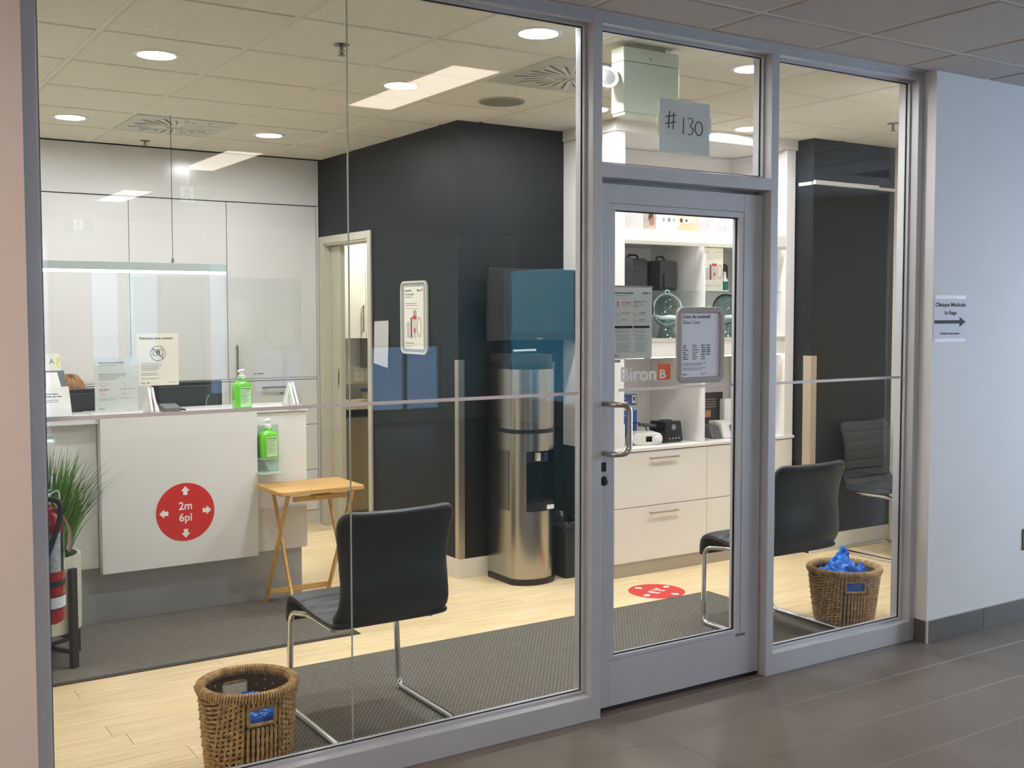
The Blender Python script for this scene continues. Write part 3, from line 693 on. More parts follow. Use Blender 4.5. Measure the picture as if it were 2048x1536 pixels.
# ================================================================== WHITE STORAGE WALL
sw = thing('storage_wall', 'floor to ceiling white closets with thin dark reveals behind reception', 'closet', (0.555, 4.455, 0))
CY = 0.0
def sbox(n, mt, x0, x1, z0, z1, y0=0.0, y1=0.02, bev=0.0012, par=None): return box(n, mt, par or sw, x0 - 0.555, x1 - 0.555, y0, y1, z0, z1, bev)
sbox('carcass', DARKGAP, 0.555, 3.322, 0.0, 2.772, 0.021, 0.55, 0)
sbox('fascia_panel', LAMG, 0.555, 3.322, 2.428, 2.768)
for a, b in ((0.60, 1.222), (1.226, 1.920), (1.924, 2.608), (2.612, 3.300)):
    dd = sbox('closet_door', LAMG, a, b, 1.135, 2.421)
    if a > 2.5:
        hb = M().bar((2.668 - 0.555, -0.03, 1.165), (2.668 - 0.555, -0.03, 1.385), 0.012, 0.012, (0, 1, 0)); hb.bar((2.668 - .555, 0, 1.19), (2.668 - .555, -0.03, 1.19), 0.009, 0.009); hb.bar((2.668 - .555, 0, 1.36), (2.668 - .555, -0.03, 1.36), 0.009, 0.009)
        hb.obj('bar_handle', SATIN, dd)
sbox('end_filler', LAMG, 3.304, 3.322, 0.0, 2.424)
sbox('ledge_panel', LAMG, 0.60, 3.300, 1.118, 1.132)
for a, b in ((0.60, 1.922), (1.926, 2.616), (2.620, 3.300)):
    for z0, z1 in ((0.772, 1.113), (0.424, 0.768), (0.112, 0.420)):
        dd = sbox('drawer_front', LAMG, a, b, z0, z1)
        c = (a + b) / 2 - 0.555
        hb = M().bar((c - 0.104, -0.028, z1 - 0.047), (c + 0.104, -0.028, z1 - 0.047), 0.011, 0.011); hb.bar((c - .09, 0, z1 - .047), (c - .09, -.028, z1 - .047), .008, .008); hb.bar((c + .09, 0, z1 - .047), (c + .09, -.028, z1 - .047), .008, .008)
        hb.obj('bar_handle', SATIN, dd)
sbox('plinth', mat('white_plinth', rgb(216, 210, 200), 0.4), 0.555, 3.322, 0.0, 0.108, 0.006, 0.02)
printlines(sw, [(2.80 - .555, 2.875 - .555, 1.165, 0.011), (3.0 - .555, 3.03 - .555, 1.015, 0.010)], INK, -0.0005, 'door_label')

# ================================================================== KITCHENETTE
kc = thing('kitchen_cabinet', 'white upper kitchenette cabinet with two doors and bar handles', 'cabinet', (3.45, 4.87, 1.41))
box('carcass', CABW, kc, 0.0, 1.16, 0.02, 0.328, 0.0, 0.80)
for a, b, hx in ((0.002, 0.455, 0.42), (0.458, 1.158, 0.50)):
    dd = box('cabinet_door', CABW, kc, a, b, 0.0, 0.019, 0.0, 0.80, 0.001)
    hb = M().bar((hx, -0.03, 0.05), (hx, -0.03, 0.27), 0.011, 0.011, (0, 1, 0)); hb.bar((hx, 0, .07), (hx, -.03, .07), .008, .008); hb.bar((hx, 0, .25), (hx, -.03, .25), .008, .008); hb.obj('bar_handle', SATIN, dd)
kf = thing('bar_fridge', 'taupe under-counter fridge with black top band in the kitchenette', 'fridge', (3.455, 4.58, 0))
box('body', mat('fridge_taupe', rgb(150, 140, 120), 0.35, 0.3), kf, 0.0, 0.60, 0.03, 0.60, 0.03, 0.85); box('fridge_door', mat('fridge_taupe', rgb(150, 140, 120)), kf, 0.0, 0.60, 0.0, 0.028, 0.05, 0.79, 0.004); box('control_band', BLACK, kf, 0.0, 0.60, 0.0, 0.028, 0.793, 0.85, 0.002)
box('sticker', WHITEP, kf, 0.325, 0.36, -0.001, 0.0, 0.70, 0.73); box('plinth', BLACK, kf, 0.01, 0.59, 0.03, 0.5, 0.0, 0.03)
kb = thing('kitchen_counter', 'beige kitchenette worktop with grey upstand', 'countertop', (3.45, 4.56, 0.853))
box('worktop', mat('beige_worktop', rgb(196, 184, 164), 0.4), kb, 0.0, 1.165, 0.0, 0.635, 0.0, 0.035, 0.002); box('upstand', mat('grey_upstand', rgb(150, 144, 132), 0.4), kb, 0.0, 1.165, 0.615, 0.635, 0.0355, 0.155)
kj = thing('storage_tub', 'small clear tub of snacks with a blue lid on the kitchenette counter', 'container', (3.92, 4.86, 0.889))
M().lathe([(0.05, 0), (0.062, 0.085), (0.06, 0.085), (0.049, 0.003)], 20, cap=False).obj('tub', ACRYL, kj, smooth=True); M().lathe([(0.067, 0.085), (0.067, 0.103), (0.06, 0.108)], 20).obj('lid', mat('navy_lid', rgb(36, 52, 140), 0.35), kj, smooth=True)
m = M(); rn = random.Random(5)
for k in range(14): m.sphere((rn.uniform(-.03, .03), rn.uniform(-.03, .03), 0.02 + 0.012 * (k // 3)), 0.013, 8, 6)
m.obj('snacks', mat('snack_cream', rgb(222, 210, 160), 0.6), kj, kind='stuff')
tag(box('cutting_board', PINE, None, 3.66, 3.69, 4.90, 5.14, 0.889, 1.13, 0.003), 'small wooden board standing on the kitchenette counter', 'board')
ko = thing('wall_outlet', 'white power outlet on the kitchenette wall', 'outlet', (3.99, 5.199, 1.10))
box('plate', WHITEP, ko, -0.04, 0.04, -0.006, 0.0, -0.065, 0.065, 0.002); m = M(); m.box(-.012, -.008, -.0065, -.006, .015, .03); m.box(.008, .012, -.0065, -.006, .015, .03); m.box(-.012, -.008, -.0065, -.006, -.03, -.015); m.box(.008, .012, -.0065, -.006, -.03, -.015); m.obj('slots', BLACK, ko, kind='stuff')
tag(box('paper_towel_box', mat('grey_box', rgb(120, 112, 96), 0.5), None, 4.00, 4.25, 5.08, 5.195, 1.15, 1.405, 0.004), 'grey dispenser box mounted under the kitchenette cabinet', 'dispenser')
kl = thing('kitchen_light', 'round lit lamp in the kitchenette ceiling', 'ceiling light', (4.0, 4.2, ZC - 0.002))
M().lathe([(0.16, 0), (0.15, -0.02), (0.0001, -0.03)], 30, cap=False).obj('lens', emat('kitchen_lens', (1.0, 0.93, 0.80, 1), 150.0), kl, smooth=True); M().lathe([(0.17, 0), (0.17, -0.012), (0.16, -0.012), (0.16, 0)], 30, cap=False).obj('ring', WHITEP, kl)

# ================================================================== RECEPTION DESK
rd = thing('reception_desk', 'long white reception desk with grey recessed base', 'desk', (1.5, 2.5, 0))
def rb(n, mt, x0, x1, y0, y1, z0, z1, bev=0.002, par=None): return box(n, mt, par or rd, x0 - 1.5, x1 - 1.5, y0 - 2.5, y1 - 2.5, z0, z1, bev)
rb('toe_kick', GREYLAM, 0.60, 2.378, 2.50, 2.62, 0.0, 0.30, 0)
rb('side_panel', LAM, 0.60, 1.26, 2.470, 3.10, 0.30, 1.052); rb('front_panel', LAM, 1.262, 2.088, 2.40, 2.469, 0.278, 1.090); rb('end_panel', LAM, 2.088, 2.395, 2.452, 2.80, 0.286, 1.064)
rb('desk_body', LAM, 1.262, 2.086, 2.47, 2.80, 0.30, 1.064); rb('work_surface', LAM, 0.60, 2.395, 2.805, 3.12, 0.72, 0.75)
rb('counter_top', LAM, 0.60, 1.261, 2.42, 2.80, 1.054, 1.088); rb('raised_counter_top', LAM, 1.262, 2.090, 2.470, 2.80, 1.066, 1.0905); rb('counter_end_top', LAM, 2.0905, 2.402, 2.44, 2.80, 1.066, 1.0905)
DT = 1.091
# red distancing sticker on the desk
def distancing(name, label, loc, r, rot=None, flat=False, rz=0.0):
    t = thing(name, label, 'sticker', loc, rz)
    if not flat:
        M().prism([(r * math.cos(2 * PI * i / 64), r * math.sin(2 * PI * i / 64)) for i in range(64)], -0.0012, -0.0002).obj('disc', RED, t)
        P = lambda u, v: (u, v)
        y0, y1 = -0.0018, -0.0012
    else:
        M().prism([(r * math.cos(2 * PI * i / 64), r * math.sin(2 * PI * i / 64)) for i in range(64)], 0.0002, 0.0012, 'z').obj('disc', RED, t)
        y0, y1 = 0.0012, 0.0018
    for k in range(4):
        a = PI / 2 * k; ca, sa = math.cos(a), math.sin(a)
        pts = [(0.66, -0.075), (0.80, -0.075), (0.80, -0.155), (0.97, 0.0), (0.80, 0.155), (0.80, 0.075), (0.66, 0.075)]
        sc = r * 0.98
        pl = [((u * ca - v * sa) * sc, (u * sa + v * ca) * sc) for u, v in [((u_ - 0.06), v_) for u_, v_ in pts]]
        M().prism(pl, y0, y1, 'z' if flat else 'y').obj('arrow', WHITEV, t)
    text(t, '2m', 0, 0.09 * r, 0.27 * r, WHITEV, 0.0013 if flat else -0.0012, 'C', flat=flat, bold=0.018)
    text(t, '6pi', 0, -0.31 * r, 0.27 * r, WHITEV, 0.0013 if flat else -0.0012, 'C', flat=flat, bold=0.018)
    return t
distancing('distancing_sticker', 'round red 2m 6pi distancing sticker on the reception desk front', (1.688, 2.40, 0.562), 0.155)
distancing('floor_sticker', 'round red 2m 6pi distancing sticker on the wooden floor', (4.13, 1.432, 0.0), 0.165, flat=True, rz=math.radians(-68))

# sneeze guard
sg = thing('sneeze_guard', 'clear acrylic counter shield on two white triangular feet', 'shield', (1.93, 2.50, DT))
box('panel', ACRYL, sg, -0.50, 0.46, -0.0025, 0.0025, 0.012, 0.72)
for dx, yy in ((-0.39, 0), (0.392, 0)):
    m = M(); m.prism([(-0.085, 0.0), (0.085, 0.0), (0.085, 0.02), (0.010, 0.135), (-0.010, 0.135), (-0.085, 0.02)], dx - 0.016, dx - 0.004, 'x'); m.prism([(-0.085, 0.0), (0.085, 0.0), (0.085, 0.02), (0.010, 0.135), (-0.010, 0.135), (-0.085, 0.02)], dx + 0.004, dx + 0.016, 'x'); m.box(dx - 0.016, dx + 0.016, -0.085, 0.085, 0, 0.008)
    m.obj('foot', WHITEP, sg, bevel=0.002)
    m = M(); m.prism([(dx - 0.042, 0.0), (dx + 0.042, 0.0), (dx + 0.042, 0.018), (dx + 0.006, 0.125), (dx - 0.006, 0.125), (dx - 0.042, 0.018)], -0.02, -0.006); m.obj('foot_gusset', WHITEP, sg, bevel=0.001)
# contactless sign hung on the shield
cs = thing('payment_sign', 'white Paiement sans contact sheet taped to the clear counter shield', 'sign', (1.475, 2.494, 1.235))
box('sheet', PAPERC, cs, 0.0, 0.2159, -0.001, 0.0, 0.0, 0.276)
text(cs, 'Paiement sans contact', 0.014, 0.245, 0.013, INK, -0.0012, width=0.172, bold=0.012)
m = M(); o_ = [(0.108 + 0.040 * math.cos(2 * PI * i / 40), 0.170 + 0.040 * math.sin(2 * PI * i / 40)) for i in range(40)]; i_ = [(0.108 + 0.0375 * math.cos(2 * PI * i / 40), 0.170 + 0.0375 * math.sin(2 * PI * i / 40)) for i in range(40)]
m.frame(o_, i_, -0.0016, -0.001); m.frame(rrect(0.082, 0.134, 0.158, 0.192, 0.004), rrect(0.0845, 0.1315, 0.1605, 0.1895, 0.003), -0.0016, -0.001)
m.bar((0.080, -0.0013, 0.198), (0.136, -0.0013, 0.142), 0.003, 0.0006, (0, 1, 0)); m.prism([(0.108 + 0.011 * math.cos(2 * PI * i / 20), 0.176 + 0.011 * math.sin(2 * PI * i / 20)) for i in range(20)], -0.0016, -0.001)
m.obj('no_cash_symbol', INK, cs)
text(cs, '$', 0.108, 0.170, 0.013, PAPERC, -0.0017, 'C', name='dollar_mark')
printlines(cs, [(0.02, 0.115, 0.117, 0.004), (0.02, 0.125, 0.108, 0.004), (0.02, 0.11, 0.099, 0.004), (0.02, 0.118, 0.090, 0.004), (0.02, 0.105, 0.081, 0.004), (0.02, 0.10, 0.064, 0.004), (0.02, 0.108, 0.055, 0.004), (0.02, 0.115, 0.037, 0.004), (0.16, 0.195, 0.014, 0.004)], INKG, -0.0012)
text(cs, 'Biron', 0.02, 0.010, 0.008, INK, -0.0012); box('brand_square', INKG, cs, 0.052, 0.060, -0.0014, -0.001, 0.010, 0.018)
# prevention sign in an acrylic stand
ps = thing('prevention_sign', 'Mesures de prevention sheet in a clear counter stand with white foot', 'sign', (1.252, 2.455, DT))
box('sheet', PAPER, ps, 0.0, 0.2159, -0.001, 0.0, 0.02, 0.298); m = M(); m.box(-0.003, 0.219, -0.0045, -0.0015, 0.003, 0.302); m.obj('acrylic_sleeve', ACRYL, ps); box('foot', WHITEP, ps, -0.008, 0.224, -0.05, 0.06, 0.0, 0.012, 0.002)
text(ps, 'Mesures de prévention', 0.02, 0.268, 0.010, INK, -0.0013, width=0.125)
printlines(ps, [(0.02, 0.115, 0.258, 0.004), (0.02, 0.16, 0.212, 0.005), (0.02, 0.15, 0.203, 0.004), (0.02, 0.13, 0.194, 0.004), (0.02, 0.11, 0.185, 0.004)], INKG, -0.0012, seed=4)
printlines(ps, [(0.12, 0.20, 0.134, 0.005), (0.02, 0.10, 0.086, 0.004), (0.12, 0.19, 0.086, 0.004), (0.02, 0.10, 0.078, 0.004)], INKL, -0.0012, seed=5)
printlines(ps, [(0.02, 0.075, 0.134, 0.005), (0.02, 0.065, 0.127, 0.004)], INKR, -0.0012, 'printed_red_lines', seed=6)
m = M(); m.tube([(0.028, -0.0014, 0.165), (0.035, -0.0014, 0.150), (0.05, -0.0014, 0.148), (0.058, -0.0014, 0.163)], 0.0007, 5); m.tube([(0.14, -0.0014, 0.168), (0.152, -0.0014, 0.160), (0.15, -0.0014, 0.145)], 0.0007, 5); m.tube([(0.03, -0.0014, 0.118), (0.034, -0.0014, 0.10), (0.045, -0.0014, 0.118), (0.058, -0.0014, 0.10)], 0.0007, 5); m.tube([(0.13, -0.0014, 0.105), (0.15, -0.0014, 0.118), (0.155, -0.0014, 0.10)], 0.0007, 5); m.obj('icons', INKG, ps, kind='stuff')
text(ps, 'Biron', 0.022, 0.032, 0.008, INKG, -0.0013)
# brochure rack
br_ = thing('brochure_rack', 'tiered counter rack of health leaflets at the left end of the desk', 'leaflet rack', (1.02, 2.56, 1.0885))
def leaflet(nm, mt, x0, x1, yb, zb, h, lean, par):
    o = M().box(x0, x1, -0.0015, 0.0015, 0, h).obj(nm, mt, par); o.location = (0, yb, zb); o.rotation_euler = (math.radians(-lean), 0, 0); return o
m = M(); m.box(-0.13, 0.13, -0.10, 0.18, 0, 0.006); m.box(-0.13, 0.13, -0.10, -0.094, 0, 0.05); m.obj('rack_base', ACRYL, br_)
a1 = leaflet('leaflet', PAPER, -0.12, 0.125, -0.085, 0.008, 0.165, 28, br_)
a2 = leaflet('leaflet', mat('dark_teal_print', rgb(16, 60, 74), 0.4), -0.12, 0.120, 0.005, 0.10, 0.15, 28, br_)
a3 = leaflet('leaflet', PAPERC, -0.12, 0.110, 0.082, 0.20, 0.135, 28, br_)
text(a3, '?', 0.085, 0.055, 0.06, mat('yellow_print', rgb(216, 208, 40), 0.5), -0.0016); text(a3, 'A', 0.055, 0.075, 0.03, INKG, -0.0016)
M().prism([(0.02, 0.015), (0.075, 0.005), (0.10, 0.03), (0.085, 0.14), (0.03, 0.14)], -0.0026, -0.0015).obj('bottle_print', WHITEV, a2); M().prism([(0.0, 0.03), (0.03, 0.0), (0.045, 0.02), (0.035, 0.06)], -0.003, -0.0026).obj('leaf_print', mat('leaf_print_green', rgb(110, 170, 50), 0.5), a2)
M().prism(rrect(-0.112, -0.05, 0.045, 0.135, 0.025), -0.0026, -0.0015).obj('oval_print', mat('navy_print', rgb(30, 58, 84), 0.5), a1)
printlines(a1, [(-0.035, 0.08, 0.122, 0.007), (-0.035, 0.085, 0.108, 0.007)], INK, -0.0018, seed=8); printlines(a1, [(-0.035, 0.07, 0.088, 0.005), (-0.035, 0.065, 0.078, 0.005)], INKG, -0.0018, seed=9)
text(a1, 'Biron', -0.10, 0.008, 0.018, INK, -0.0018); box('brand_square', ORANGE, a1, -0.026, -0.006, -0.0024, -0.0015, 0.008, 0.03)
# card terminal
pt = thing('card_terminal', 'small grey card payment terminal with coloured keys on the counter', 'card terminal', (1.655, 2.54, DT))
m = M(); m.prism([(-0.055, 0.0), (0.06, 0.0), (0.06, 0.032), (0.05, 0.038), (-0.05, 0.024), (-0.055, 0.018)], -0.045, 0.045, 'x'); m.obj('body', mat('terminal_grey', rgb(96, 96, 98), 0.4), pt, bevel=0.004)
for k, (c, nm) in enumerate((((200, 50, 50), 'red'), ((220, 190, 60), 'yellow'), ((60, 160, 80), 'green'))):
    o = box('key', mat('key_' + nm, rgb(*c), 0.4), pt, -0.036 + 0.026 * k, -0.014 + 0.026 * k, -0.045, -0.03, 0.0, 0.004, 0.001); o.location = (0, 0, 0.0235); o.rotation_euler = (math.radians(7), 0, 0)
M().tube([(0.045, 0.0, 0.012), (0.06, -0.02, 0.008), (0.075, -0.03, 0.006)], 0.005, 8).obj('cable', BLACK, pt, smooth=True)

# sanitizer bottles
def sanitizer(label, loc, rz=0.0):
    t = thing('sanitizer_bottle', label, 'bottle', loc, rz)
    m = M(); prof = []
    for z, hw, hd in ((0.0, 0.046, 0.030), (0.004, 0.049, 0.033), (0.125, 0.049, 0.033), (0.142, 0.040, 0.027), (0.152, 0.020, 0.018), (0.166, 0.018, 0.018)):
        prof.append((z, hw, hd))
    n = 24; vs = []; fs = []
    for z, hw, hd in prof:
        for (u, v) in rrect(-hw, hw, -hd, hd, min(hw, hd) * 0.45, 5): vs.append((u, v, z))
    n = len(rrect(-1, 1, -1, 1, .1, 5))
    for k in range(len(prof) - 1):
        for i in range(n): fs.append((k * n + i, k * n + (i + 1) % n, (k + 1) * n + (i + 1) % n, (k + 1) * n + i))
    fs.append(tuple(range(n - 1, -1, -1))); fs.append(tuple(range((len(prof) - 1) * n, len(prof) * n)))
    m.add(vs, fs); m.obj('bottle', GREEN, t, smooth=True)
    lab = box('front_label', mat('pale_label', rgb(200, 232, 182), 0.4), t, -0.020, 0.040, -0.0338, -0.033, 0.008, 0.118)
    text(t, 'Manorapid', -0.017, 0.106, 0.008, INK, -0.0342, width=0.050)
    printlines(t, [(-0.017, 0.034 - 0.01 * (k % 3), 0.096 - 0.0085 * k, 0.004) for k in range(9)], INKG, -0.0339, seed=11)
    M().lathe([(0.019, 0.158), (0.019, 0.180), (0.010, 0.184), (0.006, 0.186), (0.006, 0.204)], 16).obj('pump_collar', WHITEP, t, smooth=True)
    M().tube([(0.012, 0, 0.208), (-0.002, 0, 0.208), (-0.026, 0, 0.204)], [0.009, 0.009, 0.005], 10).obj('pump_nozzle', WHITEP, t, smooth=True)
    return t
sanitizer('green hand sanitizer pump bottle standing on the desk counter', (2.052, 2.535, DT))
# wall dispenser bracket on desk front, over the tray table
sb = thing('dispenser_bracket', 'clear L-shaped sanitizer holder with drip tray on the desk front', 'holder', (2.15, 2.4515, 0.735))
FROST = mat('frosted_acrylic', rgb(206, 230, 218), 0.35, alpha=0.55)
box('back_plate', FROST, sb, -0.072, 0.078, -0.006, 0.0, 0.0, 0.262, 0.002); box('drip_tray', FROST, sb, -0.072, 0.078, -0.125, -0.0062, 0.0, 0.006, 0.002); box('shelf', FROST, sb, -0.055, 0.06, -0.082, -0.0062, 0.078, 0.083, 0.001)
m = M(); m.prism([(-0.03, 0.0835 - 0.0055), (0.045, 0.078), (0.03, 0.01), (0.005, 0.01)], -0.05, -0.047); m.obj('drip_catch', FROST, sb)
sanitizer('green hand sanitizer bottle held in the clear bracket on the desk front', (2.152, 2.407, 0.8185))
# folding tray table (pine)
tt = thing('tray_table', 'small folding pine tray table standing against the reception desk', 'table', (2.316, 2.212, 0.0))
TW, TD, TH = 0.243, 0.185, 0.680
M().prism(rrect(-TW, TW, -TD, TD, 0.02, 4), TH - 0.022, TH, 'z').obj('table_top', PINE, tt, bevel=0.003)
for sx in (-1, 1):
    xo = sx * 0.185
    M().bar((xo, -0.150, TH - 0.024), (xo, 0.215, 0.0), 0.024, 0.015, (1, 0, 0)).obj('leg', PINE, tt, bevel=0.002)
    xi = sx * 0.160
    M().bar((xi, 0.150, TH - 0.024), (xi, -0.175, 0.0), 0.024, 0.015, (1, 0, 0)).obj('leg', PINE, tt, bevel=0.002)
box('stretcher', PINE, tt, -0.178, 0.178, 0.172, 0.187, 0.055, 0.083, 0.002); box('rail', PINE, tt, -0.15, 0.15, -0.142, -0.125, 0.615, 0.642, 0.002); box('cleat', PINE, tt, -0.04, 0.06, -0.16, -0.10, 0.625, 0.6425, 0.002)

# computer screens behind the counter
def monitor(label, x, y, z, wd, ht, rz=0.0):
    t = thing('monitor', label, 'monitor', (x, y, 0.75), rz)
    box('screen_shell', BLACK, t, -wd / 2, wd / 2, -0.012, 0.02, z - 0.75 - ht, z - 0.75, 0.006); box('back_panel', mat('monitor_back', rgb(48, 50, 52), 0.4), t, -wd / 2 + 0.03, wd / 2 - 0.03, -0.02, -0.0121, z - 0.75 - ht + 0.03, z - 0.775, 0.004)
    box('stand', BLACK, t, -0.03, 0.03, 0.0, 0.02, 0.012, z - 0.75 - ht + 0.02); box('foot', BLACK, t, -0.11, 0.11, -0.08, 0.10, 0.0, 0.012, 0.003)
    M().tube([(0.12, -0.022, z - 0.83), (0.10, -0.03, z - 0.86), (0.10, -0.03, 0.2), (0.06, -0.03, 0.03)], 0.004, 6).obj('cable', mat('grey_cable', rgb(150, 152, 152), 0.5), t)
monitor('wide black monitor seen from behind, right of the payment sign', 1.86, 2.92, 1.226, 0.40, 0.30)
monitor('black monitor seen from behind, between the leaflet rack and prevention sign', 1.34, 2.92, 1.205, 0.48, 0.30)
kb_ = thing('desk_phone', 'dark grey desk phone behind the left counter', 'phone', (1.16, 2.86, 0.75))
m = M(); m.prism([(-0.09, 0.0), (0.09, 0.0), (0.09, 0.06), (-0.09, 0.03)], -0.10, 0.10, 'x'); m.obj('base', BLACKM, kb_, bevel=0.004); M().tube([(-0.07, -0.06, 0.06), (-0.07, 0.0, 0.075), (-0.07, 0.07, 0.08)], [0.022, 0.014, 0.022], 10).obj('handset', BLACK, kb_, smooth=True)

# ================================================================== FLOOR MATS
def floormat(label, x0, x1, y0, y1, mt):
    t = thing('floor_mat', label, 'mat', ((x0 + x1) / 2, (y0 + y1) / 2, 0.0)); hx, hy = (x1 - x0) / 2, (y1 - y0) / 2
    m = M(); o = [(-hx, -hy), (hx, -hy), (hx, hy), (-hx, hy)]; i = [(-hx + .022, -hy + .022), (hx - .022, -hy + .022), (hx - .022, hy - .022), (-hx + .022, hy - .022)]
    m.add([(a, b, 0.0005) for a, b in o] + [(a, b, 0.004) for a, b in o] + [(a, b, 0.008) for a, b in i] + [(a, b, 0.0005) for a, b in i], [(k, (k + 1) % 4, 4 + (k + 1) % 4, 4 + k) for k in range(4)] + [(4 + k, 4 + (k + 1) % 4, 8 + (k + 1) % 4, 8 + k) for k in range(4)])
    m.obj('rubber_border', mat('mat_border', rgb(62, 58, 52), 0.8), t); box('pile', mt, t, -hx + .022, hx - .022, -hy + .022, hy - .022, 0.0005, 0.0085)
floormat('grey ribbed mat in front of the reception desk', 0.70, 2.324, 1.590, 2.492, MATW)
floormat('long grey woven mat under the two chairs along the storefront', 1.38, 4.375, 0.135, 1.262, MATW2)

# ================================================================== CHAIRS
def shell(name, path, wfn, th, grooves, mt, parent, gface=1, cup=0.0, K=28):
    """upholstered sheet: centre line path of (y,z), half width wfn(t), thickness th, seams pressed into one face"""
    P = smoothpath([(0, a, b) for a, b in path], 14); n = len(P); vs = []; fs = []
    Ls = [0]
    for i in range(1, n): Ls.append(Ls[-1] + (P[i] - P[i - 1]).length)
    for i in range(n):
        t = Ls[i] / Ls[-1]; tan = (P[min(i + 1, n - 1)] - P[max(i - 1, 0)]).normalized(); nr = Vector((0, -tan.z, tan.y))
        e = min(1.0, min(Ls[i], Ls[-1] - Ls[i]) / (th * 0.6)); tk = th * (0.35 + 0.65 * math.sqrt(max(0, 1 - (1 - e) ** 2)))
        g = 0.0
        for gt in grooves: g = max(g, math.exp(-((t - gt) * Ls[-1] / 0.0045) ** 2))
        wv = wfn(t)
        for k in range(K):
            a = 2 * PI * k / K; c, s_ = math.cos(a), math.sin(a)
            x = wv * (abs(c) ** 0.35) * (1 if c >= 0 else -1); d = tk / 2 * (abs(s_) ** 0.6) * (1 if s_ >= 0 else -1)
            if g and d * gface > 0: d *= 1 - 0.45 * g
            dd = d + cup * (abs(x) / wv if wv > 0 else 0) ** 2
            vs.append(P[i] + Vector((x, 0, 0)) + nr * dd)
    for i in range(n - 1):
        for k in range(K): fs.append((i * K + k, i * K + (k + 1) % K, (i + 1) * K + (k + 1) % K, (i + 1) * K + k))
    fs.append(tuple(range(K - 1, -1, -1))); fs.append(tuple(range((n - 1) * K, n * K)))
    return M().add(vs, fs).obj(name, mt, parent, smooth=True)
def make_chair(label, loc, rz):
    t = thing('waiting_chair', label, 'chair', loc, rz, group='cantilever waiting chairs')
    def wb(u):
        w_ = 0.247 - 0.020 * math.sin(PI * min(1, u / 0.85)) - 0.004 * u
        r = 0.11
        if u > 1 - r: w_ -= 0.045 * (1 - math.sqrt(max(0, 1 - ((u - 1 + r) / r) ** 2)))
        if u < 0.07: w_ -= 0.03 * (1 - math.sqrt(max(0, 1 - ((0.07 - u) / 0.07) ** 2)))
        return w_
    shell('backrest', [(-0.215, 0.438), (-0.262, 0.50), (-0.272, 0.58), (-0.262, 0.68), (-0.272, 0.78), (-0.305, 0.872)], wb, 0.036, [0.14, 0.28, 0.42, 0.56, 0.70, 0.84], VINYL, t, gface=-1, cup=-0.018)
    def wsf(u): return 0.247 - (0.02 * (1 - math.sqrt(max(0, 1 - ((0.05 - u) / 0.05) ** 2))) if u < 0.05 else 0)
    shell('seat', [(-0.235, 0.445), (-0.15, 0.441), (0.0, 0.447), (0.13, 0.462), (0.200, 0.460), (0.234, 0.430), (0.240, 0.360)], wsf, 0.040, [0.18, 0.32, 0.46, 0.6], VINYL, t, gface=1)
    for sx in (-1, 1):
        x = sx * 0.248
        path = arcpath([(x * 0.84, -0.15, 0.412), (x * 0.84, 0.08, 0.418), (x * 0.95, 0.218, 0.40), (x, 0.214, 0.0125), (x, -0.29, 0.0125), (x * 0.6, -0.30, 0.0125)], 0.045, 6)
        M().tube(path, 0.0125, 12).obj('leg', CHROME, t, smooth=True)
    M().tube([(-0.16, -0.30, 0.0125), (0.16, -0.30, 0.0125)], 0.0125, 12).obj('floor_bar', CHROME, t, smooth=True)
    M().tube([(-0.205, -0.12, 0.405), (0.205, -0.12, 0.405)], 0.010, 10).obj('seat_bar', CHROME, t, smooth=True)
    return t
ch1 = make_chair('black cantilever chair with its back to the large left window, beside the basket', (1.868, 0.540, 0.0085), 0.0)
dup(ch1, (4.118, 0.540, 0.0085), 0.0, 'black cantilever chair with its back to the right window, beside the basket of blue covers')
dup(ch1, (6.118, 1.318, 0.0), PI, 'black cantilever chair facing the window against the right charcoal wall')

